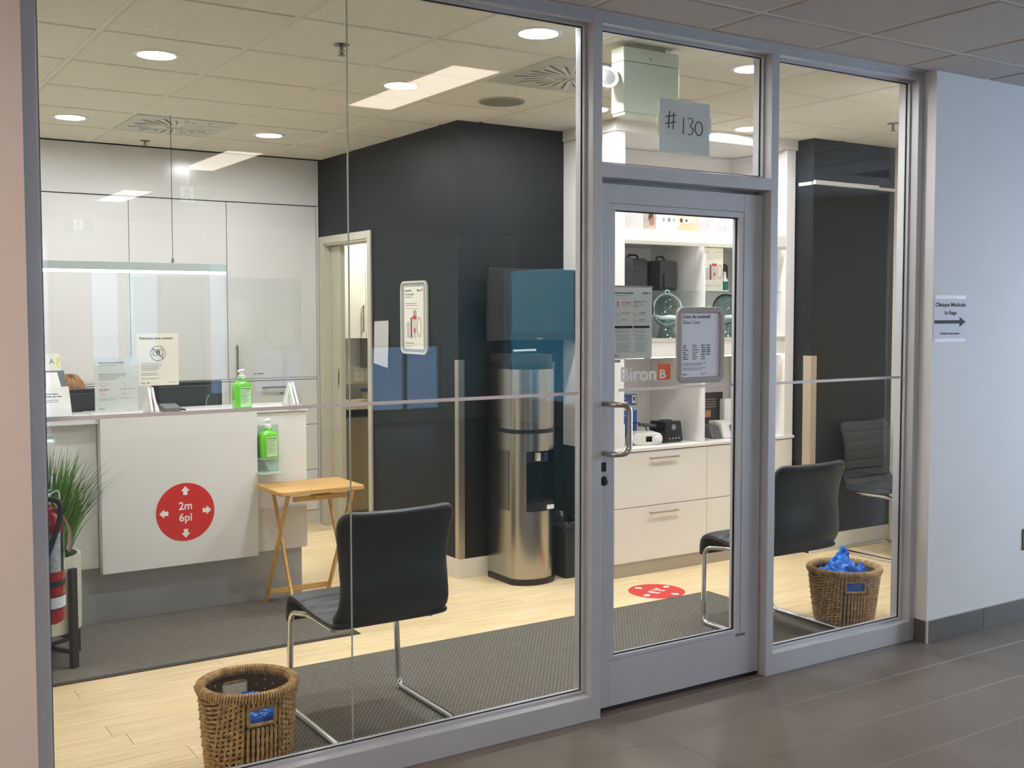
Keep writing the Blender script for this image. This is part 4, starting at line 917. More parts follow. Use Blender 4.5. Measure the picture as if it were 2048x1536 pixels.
# ================================================================== SEAGRASS BASKETS
def basket(label, loc, rot, r1, r0, h):
    t = thing('seagrass_basket', label, 'basket', loc, rot)
    RR = lambda z: r0 + (r1 - r0) * (z / h) ** 0.8
    ha = 0.31                                   # half angle of the handle opening
    hz0, hz1 = h * 0.66, h * 0.86
    def inhole(a, z):
        for c in (-PI / 2, PI / 2):
            d = math.atan2(math.sin(a - c), math.cos(a - c))
            if abs(d) < ha and hz0 < z < hz1: return True
        return False
    # inner shell with openings, shade between the ropes put into its colour
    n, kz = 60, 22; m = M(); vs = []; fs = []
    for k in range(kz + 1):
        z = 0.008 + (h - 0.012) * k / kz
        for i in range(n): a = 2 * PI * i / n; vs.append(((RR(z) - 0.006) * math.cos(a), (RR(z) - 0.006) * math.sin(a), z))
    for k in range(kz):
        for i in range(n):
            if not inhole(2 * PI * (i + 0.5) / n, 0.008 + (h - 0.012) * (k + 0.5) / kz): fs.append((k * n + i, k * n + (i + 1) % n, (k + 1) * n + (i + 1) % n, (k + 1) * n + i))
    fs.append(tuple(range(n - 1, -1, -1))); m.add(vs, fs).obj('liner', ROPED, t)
    # ropes: upright under the handles, swinging to horizontal courses on the sides
    m = M(); rn = random.Random(2); tk = 0.0056
    def rope(pts, r):
        L = len(pts); R = [r * (1 + 0.22 * math.sin(k * 2.1 + rn.uniform(-.3, .3))) for k in range(L)]; m.tube(pts, R, 6)
    NR = 64
    for i in range(NR):
        a0 = 2 * PI * i / NR
        d = min(abs(math.atan2(math.sin(a0 - c), math.cos(a0 - c))) for c in (-PI / 2, PI / 2))
        if d > 0.95: continue
        sgn = 1 if math.sin(a0 - PI / 2) * 1 >= 0 else -1
        run = []
        for k in range(27):
            z = 0.006 + (h - 0.02) * k / 26
            # lower ends sweep sideways with distance from the handle axis
            side = math.atan2(math.sin(a0 - (PI / 2 if math.sin(a0) > 0 else -PI / 2)), math.cos(a0 - (PI / 2 if math.sin(a0) > 0 else -PI / 2)))
            a = a0 + side * 0.55 * (1 - z / h) ** 1.3 * (abs(side) / 0.95)
            if inhole(a, z):
                if len(run) > 2: rope(run, tk)
                run = []; continue
            rr = RR(z) + 0.004 + 0.0018 * math.sin(k * 1.9 + i)
            run.append((rr * math.cos(a), rr * math.sin(a), z))
        if len(run) > 2: rope(run, tk)
    nc = 17
    for s_ in (0, PI):
        for k in range(nc):
            z = 0.012 + (h - 0.05) * k / (nc - 1); run = []
            for q in range(33):
                u = -1.12 + 2.24 * q / 32; a = s_ + u
                zz = z + (u * u) * 0.045 * (1 if True else 0) * (z / h + 0.2)
                if zz > h - 0.02: zz = h - 0.02
                rr = RR(zz) + 0.003 + 0.0062 * math.sin(q * PI / 1.6 + (PI if k % 2 else 0))
                run.append((rr * math.cos(a), rr * math.sin(a), zz))
            rope(run, tk * 1.0)
    m.obj('woven_ropes', ROPE, t, smooth=True, kind='stuff')
    # rim: fat core wrapped by a coil
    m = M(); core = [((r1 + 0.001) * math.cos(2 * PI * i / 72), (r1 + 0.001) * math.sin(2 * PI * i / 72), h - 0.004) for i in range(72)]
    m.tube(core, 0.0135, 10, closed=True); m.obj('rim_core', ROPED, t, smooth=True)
    m = M(); N = 105; pts = []
    for i in range(N * 8):
        a = 2 * PI * i / (N * 8); b = 2 * PI * i / 8; q = 0.0155
        pts.append(((r1 + 0.001 + q * math.cos(b)) * math.cos(a), (r1 + 0.001 + q * math.cos(b)) * math.sin(a), h - 0.004 + q * math.sin(b)))
    m.tube(pts, 0.0046, 5, closed=True); m.obj('rim_wrap', ROPE, t, smooth=True)
    # handle edging
    for c in (-PI / 2, PI / 2):
        m = M(); pts = []
        for u, v in rrect(-ha, ha, hz0, hz1, 0.012, 4): pts.append(((RR(v) + 0.001) * math.cos(c + u), (RR(v) + 0.001) * math.sin(c + u), v))
        m.tube(pts, 0.0068, 6, closed=True); m.obj('handle_edge', ROPE, t, smooth=True)
    return t
B1 = (1.297, 0.318); B2 = (4.56, 0.425)
ang = lambda p, e: math.atan2(-3.454 - p[1], 0 - p[0]) + math.radians(e) + PI / 2
basket('round seagrass basket with handles on the floor by the large left window', (B1[0], B1[1], 0.0), ang(B1, 18), 0.163, 0.138, 0.305)
basket('round seagrass basket heaped with blue covers by the right window', (B2[0], B2[1], 0.0), ang(B2, 21), 0.176, 0.138, 0.282)
def crumple(label, loc, rx, ry, hh, seed, peak=1.0, freq=14, amp=0.02, base=0.0):
    """heap of thin film: ridged noise over a dome"""
    m = M(); nu, nv = 56, 40; vs = []; fs = []; off = Vector((seed * 3.7, seed * 1.3, seed * 7.1))
    for j in range(nv + 1):
        v = j / nv
        for i in range(nu):
            a = 2 * PI * i / nu; r = 1 - v
            x, y = rx * r * math.cos(a), ry * r * math.sin(a)
            z = hh * (v ** peak) if not base else (base * min(1, v / 0.12) ** 0.5 + (hh - base) * max(0, (v - 0.12) / 0.88) ** peak)
            p = Vector((x, y, z))
            nz = noise.noise(p * freq + off); n2 = abs(noise.noise(p * freq * 2.1 + off)); n3 = noise.noise(p * freq * 0.9 + off * 2)
            k = min(1, 6 * v) * (1 if v < 0.97 else 0.4)
            vs.append((x + n3 * amp * 0.9 * k, y + nz * amp * 0.9 * k, z + (n2 * 1.6 - 0.5) * amp * k))
    for j in range(nv):
        for i in range(nu): fs.append((j * nu + i, j * nu + (i + 1) % nu, (j + 1) * nu + (i + 1) % nu, (j + 1) * nu + i))
    fs.append(tuple(range(nu - 1, -1, -1)))
    o = m.add(vs, fs).obj('shoe_cover_heap', BLUEP, None, smooth=False); o.location = loc
    for p in o.data.polygons: p.use_smooth = True
    return tag(o, label, 'shoe covers', kind='stuff')
crumple('loose heap of blue plastic shoe covers low inside the left basket', (B1[0], B1[1], 0.012), 0.132, 0.132, 0.255, 1, peak=0.8, freq=24, amp=0.016, base=0.20)
crumple('tall crumpled heap of blue plastic shoe covers rising from the right basket', (B2[0] - 0.012, B2[1] + 0.008, 0.012), 0.132, 0.132, 0.385, 2, peak=1.15, freq=20, amp=0.030, base=0.235)
o = crumple('small twist of blue plastic shoe cover at the right rim of its basket', (B2[0] + 0.098, B2[1] - 0.030, 0.235), 0.032, 0.032, 0.075, 3, peak=0.6, freq=40, amp=0.014)

# ================================================================== PLANT
pl = thing('potted_grass', 'leafy artificial grass in a concrete pot on a black stand by the desk', 'plant', (0.90, 1.955, 0.0085))
M().lathe([(0.150, 0.150), (0.163, 0.158), (0.166, 0.30), (0.166, 0.500), (0.150, 0.502), (0.147, 0.47), (0.0001, 0.465)], 48).obj('pot', CONC, pl, smooth=True)
for k in range(4):
    a = math.radians(-60 + 90 * k + 2); c, s_ = math.cos(a), math.sin(a); rr = 0.187
    x, y = rr * c, rr * s_
    M().bar((x, y, 0.0), (x, y, 0.455), 0.034, 0.026, (c, s_, 0)).obj('stand_leg', BLACKM, pl, bevel=0.002)
    M().bar((x * 0.93, y * 0.93, 0.07), (0, 0, 0.07), 0.016, 0.016).obj('cross_brace', BLACKM, pl); M().bar((x * 0.93, y * 0.93, 0.140), (0, 0, 0.140), 0.02, 0.012).obj('pot_rest', BLACKM, pl)
rn = random.Random(12); m = M()
for k in range(620):
    a = rn.uniform(0, 2 * PI); rb_ = 0.11 * math.sqrt(rn.random()); L = rn.uniform(0.28, 0.56); lean = rn.uniform(0.05, 1.05); wdt = rn.uniform(0.0035, 0.0065)
    bx, by = rb_ * math.cos(a), rb_ * math.sin(a); da = a + rn.uniform(-0.5, 0.5); px, py, pz = bx, by, 0.465; el = PI / 2 - lean * 0.35
    seg = 7; side = Vector((-math.sin(da), math.cos(da), 0)); vs = []
    for q in range(seg + 1):
        w_ = wdt * (1 - (q / seg) ** 2.2); vs += [Vector((px, py, pz)) - side * w_, Vector((px, py, pz + w_ * 0.5)) , Vector((px, py, pz)) + side * w_]
        el2 = el - lean * 0.9 * (q / seg) ** 1.6
        px += math.cos(el2) * math.cos(da) * L / seg; py += math.cos(el2) * math.sin(da) * L / seg; pz += math.sin(el2) * L / seg
    fs = []
    for q in range(seg): fs += [(q * 3, q * 3 + 1, q * 3 + 4, q * 3 + 3), (q * 3 + 1, q * 3 + 2, q * 3 + 5, q * 3 + 4)]
    if min(v.x for v in vs) < -0.33 or max(v.y for v in vs) > 0.50: continue
    m.add(vs, fs)
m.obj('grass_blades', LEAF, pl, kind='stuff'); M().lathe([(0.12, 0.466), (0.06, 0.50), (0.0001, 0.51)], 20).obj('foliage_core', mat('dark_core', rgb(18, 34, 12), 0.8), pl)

# ================================================================== FIRE EXTINGUISHER
fe = thing('fire_extinguisher', 'red fire extinguisher with tag hanging on the cream wall by the left jamb', 'fire extinguisher', (0.618, 0.205, 0.655))
M().lathe([(0.046, 0.0), (0.052, 0.006), (0.0555, 0.02), (0.0555, 0.30), (0.050, 0.335), (0.034, 0.355), (0.020, 0.362), (0.018, 0.372)], 36).obj('cylinder', EXTRED, fe, smooth=True)
M().lathe([(0.020, 0.370), (0.020, 0.398), (0.014, 0.402), (0.014, 0.415)], 16).obj('valve', CHROME, fe, smooth=True)
m = M(); m.bar((-0.012, -0.02, 0.418), (0.03, 0.085, 0.452), 0.022, 0.006); m.bar((-0.012, -0.02, 0.405), (0.035, 0.09, 0.40), 0.022, 0.006); m.obj('squeeze_lever', BLACKM, fe, bevel=0.001)
M().tube(smoothpath([(0.0, -0.02, 0.39), (0.035, -0.045, 0.38), (0.030, -0.066, 0.32), (-0.012, -0.070, 0.2), (-0.020, -0.066, 0.10)], 6), 0.0085, 10).obj('hose', BLACKM, fe, smooth=True)
def wrap(nm, mt, z0, z1, a0, a1, r=0.0562):
    m = M(); n = 16; vs = []; 
    for i in range(n + 1):
        a = math.radians(a0 + (a1 - a0) * i / n); vs += [(r * math.cos(a), r * math.sin(a), z0), (r * math.cos(a), r * math.sin(a), z1), ((r - .0006) * math.cos(a), (r - .0006) * math.sin(a), z0), ((r - .0006) * math.cos(a), (r - .0006) * math.sin(a), z1)]
    fs = []
    for i in range(n): fs += [(4 * i, 4 * i + 4, 4 * i + 5, 4 * i + 1), (4 * i + 2, 4 * i + 3, 4 * i + 7, 4 * i + 6), (4 * i + 1, 4 * i + 5, 4 * i + 7, 4 * i + 3), (4 * i, 4 * i + 2, 4 * i + 6, 4 * i + 4)]
    return m.add(vs, fs).obj(nm, mt, fe, smooth=True)
wrap('label', mat('ext_label', rgb(210, 214, 210), 0.5, var=0.5, vscale=60, c2=rgb(150, 156, 154), stretch=(1, 1, 3)), 0.165, 0.285, -150, -48); wrap('label', BLACKM, 0.165, 0.285, -48, -32); wrap('label', mat('ext_label2', rgb(214, 214, 210), 0.5, var=0.4, vscale=50), 0.165, 0.285, -32, -5)
wrap('label', PAPER, 0.048, 0.088, -170, 10); wrap('strap', BLACKM, 0.118, 0.136, -180, 180, 0.0575); wrap('hazard_band', INK, 0.086, 0.0895, -170, 10, 0.0566); wrap('hazard_band', INK, 0.0475, 0.051, -170, 10, 0.0566)
box('wall_bracket', BLACKM, fe, -0.066, -0.0555, -0.02, 0.02, 0.08, 0.40)
tg = M(); n = 12; vs = []
for i in range(n + 1):
    s_ = i / n; x = 0.030 + 0.045 * math.sin(s_ * 2.2); z = 0.372 - 0.155 * s_; vs += [(x, -0.034, z), (x, 0.034, z), (x + .0006, -0.034, z), (x + .0006, 0.034, z)]
fs = []
for i in range(n): fs += [(4 * i, 4 * i + 1, 4 * i + 5, 4 * i + 4), (4 * i + 2, 4 * i + 6, 4 * i + 7, 4 * i + 3)]
tg.add(vs, fs).obj('inspection_tag', PAPERC, fe, smooth=True); M().tube(smoothpath([(0.015, 0, 0.40), (0.04, 0.0, 0.41), (0.045, 0, 0.385), (0.032, 0, 0.372)], 5), 0.0025, 6).obj('tag_tie', WHITEP, fe, smooth=True)

# ================================================================== WATER COOLER, BIN, TV
wc = thing('water_cooler', 'tall stainless steel water cooler with black dispensing recess', 'water cooler', (3.655, 2.10, 0.0))
def dsec(hw, fy, by, z, n=20):
    """D-shaped plan section: flat sides, bowed front"""
    p = [(-hw, by, z), (-hw, fy + 0.11, z)]
    for i in range(1, n): a = PI - PI * i / n; p.append((hw * math.cos(a), fy + 0.11 - 0.11 * math.sin(a), z))
    return p + [(hw, fy + 0.11, z), (hw, by, z)]
def dsolid(nm, mt, z0, z1, hw=0.152, fy=-0.168, by=0.18, par=wc, bev=0.0):
    a, b = dsec(hw, fy, by, z0), dsec(hw, fy, by, z1); n = len(a)
    return M().add(a + b, [tuple(range(n)), tuple(range(2 * n - 1, n - 1, -1))] + [(i, n + i, n + (i + 1) % n, (i + 1) % n) for i in range(n)]).obj(nm, mt, par, smooth=True)
dsolid('base_skirt', BLACK, 0.0, 0.035, 0.158, -0.174); dsolid('lower_cabinet', STEEL, 0.035, 0.44); 
# niche section: ring with a recess cut into the front
zz0, zz1 = 0.44, 0.80
m = M(); m.box(-0.152, -0.085, -0.06, 0.18, zz0, zz1); m.box(0.128, 0.152, -0.06, 0.18, zz0, zz1); m.box(-0.085, 0.128, 0.05, 0.18, zz0, zz1)
a = dsec(0.152, -0.168, 0.18, 0)
def sidearc(x_lo, x_hi):
    pts = [(x, y) for x, y, _ in dsec(0.152, -0.168, 0.18, 0, 60) if x_lo <= x <= x_hi and y < -0.05]
    return pts
al = sidearc(-0.152, -0.083); poly = al + [(-0.083, -0.05), (-0.152, -0.05)]
m.prism(poly, zz0, zz1, 'z'); ar = sidearc(0.126, 0.152); m.prism(ar + [(0.152, -0.05), (0.126, -0.05)], zz0, zz1, 'z')
m.obj('side_cheeks', STEEL, wc, smooth=False)
box('recess_back', BLACK, wc, -0.083, 0.126, 0.035, 0.0495, zz0, zz1); dsolid('drip_tray', BLACK, 0.4405, 0.492, 0.150, -0.165, 0.03); box('brand_plate', WHITEP, wc, 0.05, 0.10, -0.162, -0.154, 0.447, 0.472)
box('tap_block', BLACKM, wc, -0.06, 0.10, -0.10, 0.034, 0.725, 0.80, 0.004); box('tap', WHITEP, wc, 0.0, 0.03, -0.125, -0.10, 0.735, 0.785, 0.003); box('tap', mat('tap_navy', rgb(40, 40, 90), 0.4), wc, 0.05, 0.078, -0.125, -0.10, 0.735, 0.785, 0.003)
dsolid('upper_cabinet', STEEL, 0.80, 0.905); dsolid('black_band', BLACK, 0.905, 0.930, 0.1545, -0.171); dsolid('top_cabinet', STEEL, 0.930, 1.285); dsolid('top_ring', BLACK, 1.285, 1.325, 0.1545, -0.171); dsolid('lid', BLACKM, 1.325, 1.372, 0.145, -0.155, 0.175)
M().tube([(-0.10, -0.02, 1.39), (0.06, -0.02, 1.392)], 0.010, 10).obj('lid_handle', mat('handle_silver', rgb(170, 176, 180), 0.3, 0.7), wc, smooth=True)
wb = thing('waste_bin', 'black waste bin with liner bag between water cooler and display cabinet', 'bin', (3.945, 2.095, 0.0))
def tapered(m, hx0, hy0, hx1, hy1, z0, z1):
    m.add([(-hx0, -hy0, z0), (hx0, -hy0, z0), (hx0, hy0, z0), (-hx0, hy0, z0), (-hx1, -hy1, z1), (hx1, -hy1, z1), (hx1, hy1, z1), (-hx1, hy1, z1)], [(0, 3, 2, 1), (0, 1, 5, 4), (1, 2, 6, 5), (2, 3, 7, 6), (3, 0, 4, 7)]); return m
tapered(M(), 0.085, 0.13, 0.11, 0.17, 0.0, 0.335).obj('tub', BLACKM, wb, bevel=0.006)
m = M(); 
for (a, b, c, d) in ((-0.122, 0.122, -0.182, -0.165), (-0.122, 0.122, 0.165, 0.182), (-0.122, -0.105, -0.165, 0.165), (0.105, 0.122, -0.165, 0.165)): m.box(a, b, c, d, 0.325, 0.345)
m.obj('rim', mat('bin_rim', rgb(44, 52, 60), 0.3), wb, bevel=0.003)
m = M(); vs = []; fs = []; n = 40
for k, (hz, q) in enumerate(((0.30, 1.0), (0.348, 1.04), (0.356, 1.0), (0.345, 0.92), (0.30, 0.86), (0.25, 0.8))):
    for i in range(n):
        a = 2 * PI * i / n; c_, s_ = math.cos(a), math.sin(a); x = 0.118 * (abs(c_) ** 0.3) * (1 if c_ > 0 else -1) * q; y = 0.178 * (abs(s_) ** 0.3) * (1 if s_ > 0 else -1) * q
        j = noise.noise(Vector((x * 30, y * 30, k))) * 0.012; vs.append((x + j, y + j, hz + j))
for k in range(5):
    for i in range(n): fs.append((k * n + i, k * n + (i + 1) % n, (k + 1) * n + (i + 1) % n, (k + 1) * n + i))
m.add(vs, fs).obj('liner_bag', mat('bin_liner', rgb(34, 36, 40), 0.25), wb, smooth=True)
tv = thing('television', 'black flat television on the charcoal wall above the water cooler', 'television', (3.765, 2.165, 1.45))
box('bezel', BLACK, tv, -0.325, 0.325, 0.0, 0.035, 0.0, 0.436, 0.003); box('screen', SCREEN, tv, -0.313, 0.313, -0.0012, 0.0, 0.024, 0.424); box('wall_mount', BLACKM, tv, -0.1, 0.1, 0.0352, 0.1695, 0.1, 0.33); box('maker_mark', mat('mark_silver', rgb(150, 152, 154), 0.3, .5), tv, 0.02, 0.055, -0.0018, -0.0012, 0.008, 0.013)
wo = thing('light_switch', 'narrow white outlet plate low on the charcoal wall left of the cooler', 'outlet', (3.574, 2.3345, 0.291))
box('plate', WHITEP, wo, -0.035, 0.035, -0.006, 0.0, 0.0, 0.112, 0.002); box('socket', mat('ivory_socket', rgb(216, 214, 204), 0.4), wo, -0.017, 0.017, -0.0075, -0.006, 0.022, 0.090)
# poster frame + taped sheet on the doorway wall
pf = thing('poster_frame', 'silver rounded poster frame with product sheet on the charcoal wall', 'poster', (DX - 0.0005, 3.07, 1.352), -PI / 2)
M().frame(rrect(0, 0.362, 0.0, 0.472, 0.045), rrect(0.014, 0.348, 0.014, 0.458, 0.034), -0.016, 0.0).obj('outer_frame', mat('silver_frame', rgb(212, 210, 200), 0.35, 0.2), pf, bevel=0.002)
M().prism(rrect(0.014, 0.348, 0.014, 0.458, 0.034), -0.010, -0.001).obj('mount_board', mat('frame_inner', rgb(158, 156, 150), 0.4), pf); box('sheet', PAPERC, pf, 0.05, 0.314, -0.0112, -0.0102, 0.034, 0.436)
text(pf, 'Ensemble', 0.060, 0.404, 0.017, INKG, -0.0115, width=0.09); text(pf, 'Les Essentiels', 0.060, 0.380, 0.017, INKG, -0.0115, width=0.125); text(pf, 'Biron', 0.228, 0.404, 0.016, INK, -0.0115); box('brand_square', INKR, pf, 0.290, 0.304, -0.0117, -0.0112, 0.404, 0.42)
printlines(pf, [(0.06, 0.17, 0.366, 0.007), (0.065, 0.235, 0.326, 0.007), (0.065, 0.24, 0.313, 0.007), (0.065, 0.255, 0.293, 0.004), (0.065, 0.18, 0.068, 0.008), (0.065, 0.165, 0.05, 0.005)], INKG, -0.0113, seed=21)
def packshot(par, ox, oz, k, y):
    box('jar_print', mat('print_grey', rgb(196, 190, 186), 0.6), par, ox, ox + 0.035 * k, y - .0005, y, oz, oz + 0.09 * k); box('bottle_print', mat('print_mauve', rgb(120, 84, 92), 0.6), par, ox + 0.045 * k, ox + 0.065 * k, y - .0005, y, oz, oz + 0.115 * k)
    box('tub_print', mat('print_pale', rgb(206, 196, 196), 0.6), par, ox + 0.075 * k, ox + 0.115 * k, y - .0005, y, oz, oz + 0.105 * k); box('cap_print', INKR, par, ox + 0.070 * k, ox + 0.120 * k, y - .0008, y - .0005, oz + 0.105 * k, oz + 0.125 * k); box('mark_print', INKR, par, ox + 0.088 * k, ox + 0.105 * k, y - .0008, y - .0005, oz + 0.03 * k, oz + 0.055 * k)
    o = [(ox + (0.150 + 0.028 * math.cos(2 * PI * i / 24)) * k, oz + (0.062 + 0.055 * math.sin(2 * PI * i / 24)) * k) for i in range(24)]; i2 = [(ox + (0.150 + 0.024 * math.cos(2 * PI * i / 24)) * k, oz + (0.062 + 0.050 * math.sin(2 * PI * i / 24)) * k) for i in range(24)]
    M().frame(o, i2, y - .0008, y - .0002).obj('hose_print', INKG, par)
packshot(pf, 0.085, 0.105, 1.15, -0.0112)
M().prism([(0.198 + 0.024 * math.cos(2 * PI * i / 24), 0.262 + 0.026 * math.sin(2 * PI * i / 24)) for i in range(24)], -0.0118, -0.0112).obj('round_badge', INKL, pf)
tag(M().add([(DX - 0.001, 3.494, 1.56), (DX - 0.002, 3.272, 1.567), (DX - 0.006, 3.27, 1.40), (DX - 0.012, 3.268, 1.247), (DX - 0.010, 3.492, 1.272), (DX - 0.005, 3.493, 1.40), (DX - 0.0004, 3.494, 1.56), (DX - 0.0014, 3.272, 1.567), (DX - 0.0054, 3.27, 1.40), (DX - 0.0114, 3.268, 1.247), (DX - 0.0094, 3.492, 1.272), (DX - 0.0044, 3.493, 1.40)],
    [(0, 1, 2, 5), (5, 2, 3, 4), (6, 11, 8, 7), (11, 10, 9, 8), (0, 6, 7, 1), (3, 9, 10, 4)]).obj('taped_sheet', mat('grey_sheet', rgb(186, 186, 184), 0.6)), 'blank white sheet taped beside the kitchenette doorway', 'paper')

# ================================================================== DISPLAY CABINET
dc = thing('display_cabinet', 'tall white built-in display cabinet with drawers, niches and cornice', 'cabinet', (4.10, 1.79, 0))
def cb(n, mt, x0, x1, y0, y1, z0, z1, bev=0.0012, par=None): return box(n, mt, par or dc, x0 - 4.10, x1 - 4.10, y0 - 1.79, y1 - 1.79, z0, z1, bev)
YB = 2.333
cb('plinth', PLINTH, 4.10, 5.625, 1.80, YB, 0.0, 0.085, 0)
cb('base_carcass', DARKGAP, 4.102, 5.622, 1.811, YB, 0.085, 0.768, 0)
for a, b in ((4.102, 4.845), (4.848, 5.622)):
    for z0, z1 in ((0.088, 0.424), (0.428, 0.764)):
        dd = cb('drawer_front', CABW, a, b, 1.790, 1.810, z0, z1)
        c = (4.473 if a < 4.5 else 5.235) - 4.10; zz = z1 - 0.040
        hb = M().bar((c - 0.112, -0.030, zz), (c + 0.112, -0.030, zz), 0.010, 0.010); hb.bar((c - .10, 0, zz), (c - .10, -.03, zz), .008, .008); hb.bar((c + .10, 0, zz), (c + .10, -.03, zz), .008, .008); hb.obj('bar_handle', SATIN, dd)
cb('counter', CABW, 4.100, 5.632, 1.780, YB, 0.770, 0.790, 0.002)
cb('side_post', CABW, 4.100, 4.168, 1.790, YB, 0.7905, 2.700); cb('side_post', CABW, 5.540, 5.622, 1.790, YB, 0.7905, 2.700)
cb('cornice', CABW, 4.092, 5.637, 1.783, YB, 2.702, 2.772)
cb('back_panel', CABW, 4.168, 5.540, YB - 0.012, YB, 0.7905, 2.700, 0)
cb('niche_shelf', CABW, 4.1685, 5.5395, 1.792, YB - 0.0125, 2.052, 2.130); cb('niche_shelf', CABW, 4.1685, 5.5395, 1.792, YB - 0.0125, 1.345, 1.455)
cb('divider', CABW, 4.812, 4.830, 1.800, YB - 0.0125, 1.4555, 2.0515); cb('divider', CABW, 4.815, 4.835, 1.800, YB - 0.0125, 0.7905, 1.3445)
cb('shelf_edge', mat('shelf_edge_greige', rgb(200, 196, 182), 0.4), 4.1685, 5.5395, 1.789, 1.7918, 2.036, 2.060); cb('shelf_edge', mat('shelf_edge_greige', rgb(200, 196, 182)), 4.1685, 5.5395, 1.789, 1.7918, 1.434, 1.460)
for a, b in ((4.172, 4.810), (4.832, 5.538)):
    cb('glass_shelf', SHELFGLASS, a, b, 1.825, YB - 0.014, 1.750, 1.758, 0)
cb('led_strip', LED, 4.19, 4.80, 1.800, 1.812, 2.046, 2.0515, 0); cb('led_strip', LED, 4.85, 5.53, 1.800, 1.812, 2.046, 2.0515, 0)
cb('led_strip', LED, 4.19, 4.80, 1.800, 1.812, 1.339, 1.3445, 0); cb('led_strip', LED, 4.85, 5.53, 1.800, 1.812, 1.339, 1.3445, 0)
m = M()
for z in [1.50 + 0.03 * k for k in range(18)]:
    m.box(4.8113 - 4.10, 4.8120 - 4.10, 1.87 - 1.79, 1.873 - 1.79, z, z + 0.003); m.box(4.8113 - 4.10, 4.8120 - 4.10, 2.20 - 1.79, 2.203 - 1.79, z, z + 0.003)
m.obj('shelf_pin_holes', BLACK, dc)

# travel bags on the upper glass shelf
def bag(label, x, y, z, wd, ht, dp, rz=0.0):
    t = thing('travel_bag', label, 'bag', (x, y, z), rz, group='dark bags on the glass shelf')
    M().prism(rrect(-wd / 2, wd / 2, 0.0, ht, 0.028), -dp / 2, dp / 2).obj('body', BAGC, t, bevel=0.012, seg=3)
    M().prism(rrect(-wd / 2 + 0.02, wd / 2 - 0.02, 0.015, ht * 0.60, 0.02), -dp / 2 - 0.018, -dp / 2 + 0.004).obj('front_pocket', BAGC, t, bevel=0.008, seg=3)
    M().tube(smoothpath([(-0.035, 0, ht - 0.004), (-0.028, 0, ht + 0.022), (0.028, 0, ht + 0.022), (0.035, 0, ht - 0.004)], 5), 0.007, 8).obj('grab_handle', BLACKM, t, smooth=True)
    box('zip', BLACKM, t, -wd / 2 + 0.015, wd / 2 - 0.015, -dp / 2 - 0.003, -dp / 2 + 0.001, ht * 0.72, ht * 0.735)
    return t
bag('dark grey carry bag at the right of the upper glass shelf', 4.665, 2.05, 1.7585, 0.165, 0.195, 0.16, math.radians(8)); bag('dark grey carry bag in the middle of the upper glass shelf', 4.478, 2.10, 1.7585, 0.15, 0.205, 0.14, math.radians(-10)); bag('dark grey carry bag against the left post on the upper glass shelf', 4.262, 2.0, 1.7585, 0.15, 0.205, 0.18)
# mannequin heads with masks
def head(label, x, y, z, mask):
    t = thing('mannequin_head', label, 'mannequin head', (x, y, z), math.radians(-30), group='glass mannequin heads wearing sleep masks')
    n = 28; vs = []; fs = []; prof = [(0.072, 0.075, 0.0, 0.0), (0.060, 0.062, 0.03, 0.0), (0.050, 0.054, 0.07, 0.0), (0.052, 0.062, 0.095, -0.006), (0.064, 0.078, 0.125, -0.010), (0.073, 0.088, 0.16, -0.006), (0.076, 0.092, 0.195, 0.0), (0.070, 0.086, 0.23, 0.004), (0.052, 0.066, 0.258, 0.006), (0.026, 0.034, 0.274, 0.006), (0.004, 0.005, 0.278, 0.006)]
    for hw, hd, zz, oy in prof:
        for i in range(n):
            a = 2 * PI * i / n; c_, s_ = math.cos(a), math.sin(a); x_ = hw * c_; y_ = oy + hd * s_
            if zz > 0.09 and s_ < 0:                       # facial relief: nose and chin
                f = math.exp(-(x_ / 0.014) ** 2) * (0.022 * math.exp(-((zz - 0.155) / 0.022) ** 2) + 0.010 * math.exp(-((zz - 0.105) / 0.02) ** 2))
                y_ -= f
            vs.append((x_, y_, zz))
    for k in range(len(prof) - 1):
        for i in range(n): fs.append((k * n + i, k * n + (i + 1) % n, (k + 1) * n + (i + 1) % n, (k + 1) * n + i))
    fs.append(tuple(range(n - 1, -1, -1))); fs.append(tuple(range((len(prof) - 1) * n, len(prof) * n)))
    M().add(vs, fs).obj('glass_head', GHEAD, t, smooth=True)
    MW = mat('mask_silicone', rgb(206, 222, 222), 0.3)
    ring = [(0.090 * math.cos(a), -0.02 - 0.012 * math.cos(2 * a), 0.185 + 0.098 * math.sin(a)) for a in [2 * PI * i / 40 for i in range(40)]]
    M().tube(ring, 0.0055, 8, closed=True).obj('mask_frame', MW if mask else BLACKM, t, smooth=True)
    M().tube(smoothpath([(-0.082, -0.03, 0.145), (-0.045, -0.085, 0.132), (0, -0.112, 0.135), (0.045, -0.085, 0.132), (0.082, -0.03, 0.145)], 6), [0.008 + 0.006 * math.sin(PI * i / 24) for i in range(25)], 10).obj('nasal_cushion', MW, t, smooth=True)
    M().tube(smoothpath([(-0.075, 0.0, 0.125), (-0.05, -0.06, 0.085), (0, -0.085, 0.075), (0.05, -0.06, 0.085), (0.075, 0.0, 0.125)], 6), 0.004, 8).obj('chin_strap', mat('strap_teal', rgb(70, 96, 98), 0.6), t, smooth=True)
    if mask: M().tube([(0.014 * math.cos(2 * PI * i / 20), -0.02, 0.293 + 0.012 * math.sin(2 * PI * i / 20)) for i in range(20)], 0.005, 8, closed=True).obj('hose_port', MW, t, smooth=True)
head('teal glass mannequin head wearing a white framed mask, in the middle niche', 4.640, 1.955, 1.456, True); head('teal glass mannequin head with a dark framed mask, behind the prevention poster', 4.435, 1.99, 1.456, False); head('teal glass mannequin head with a dark framed mask, right of the niche divider', 5.165, 1.97, 1.456, False); 
hose = thing('coiled_hose', 'grey coiled breathing hose in the right niche by the post', 'hose', (5.43, 2.05, 1.7585))
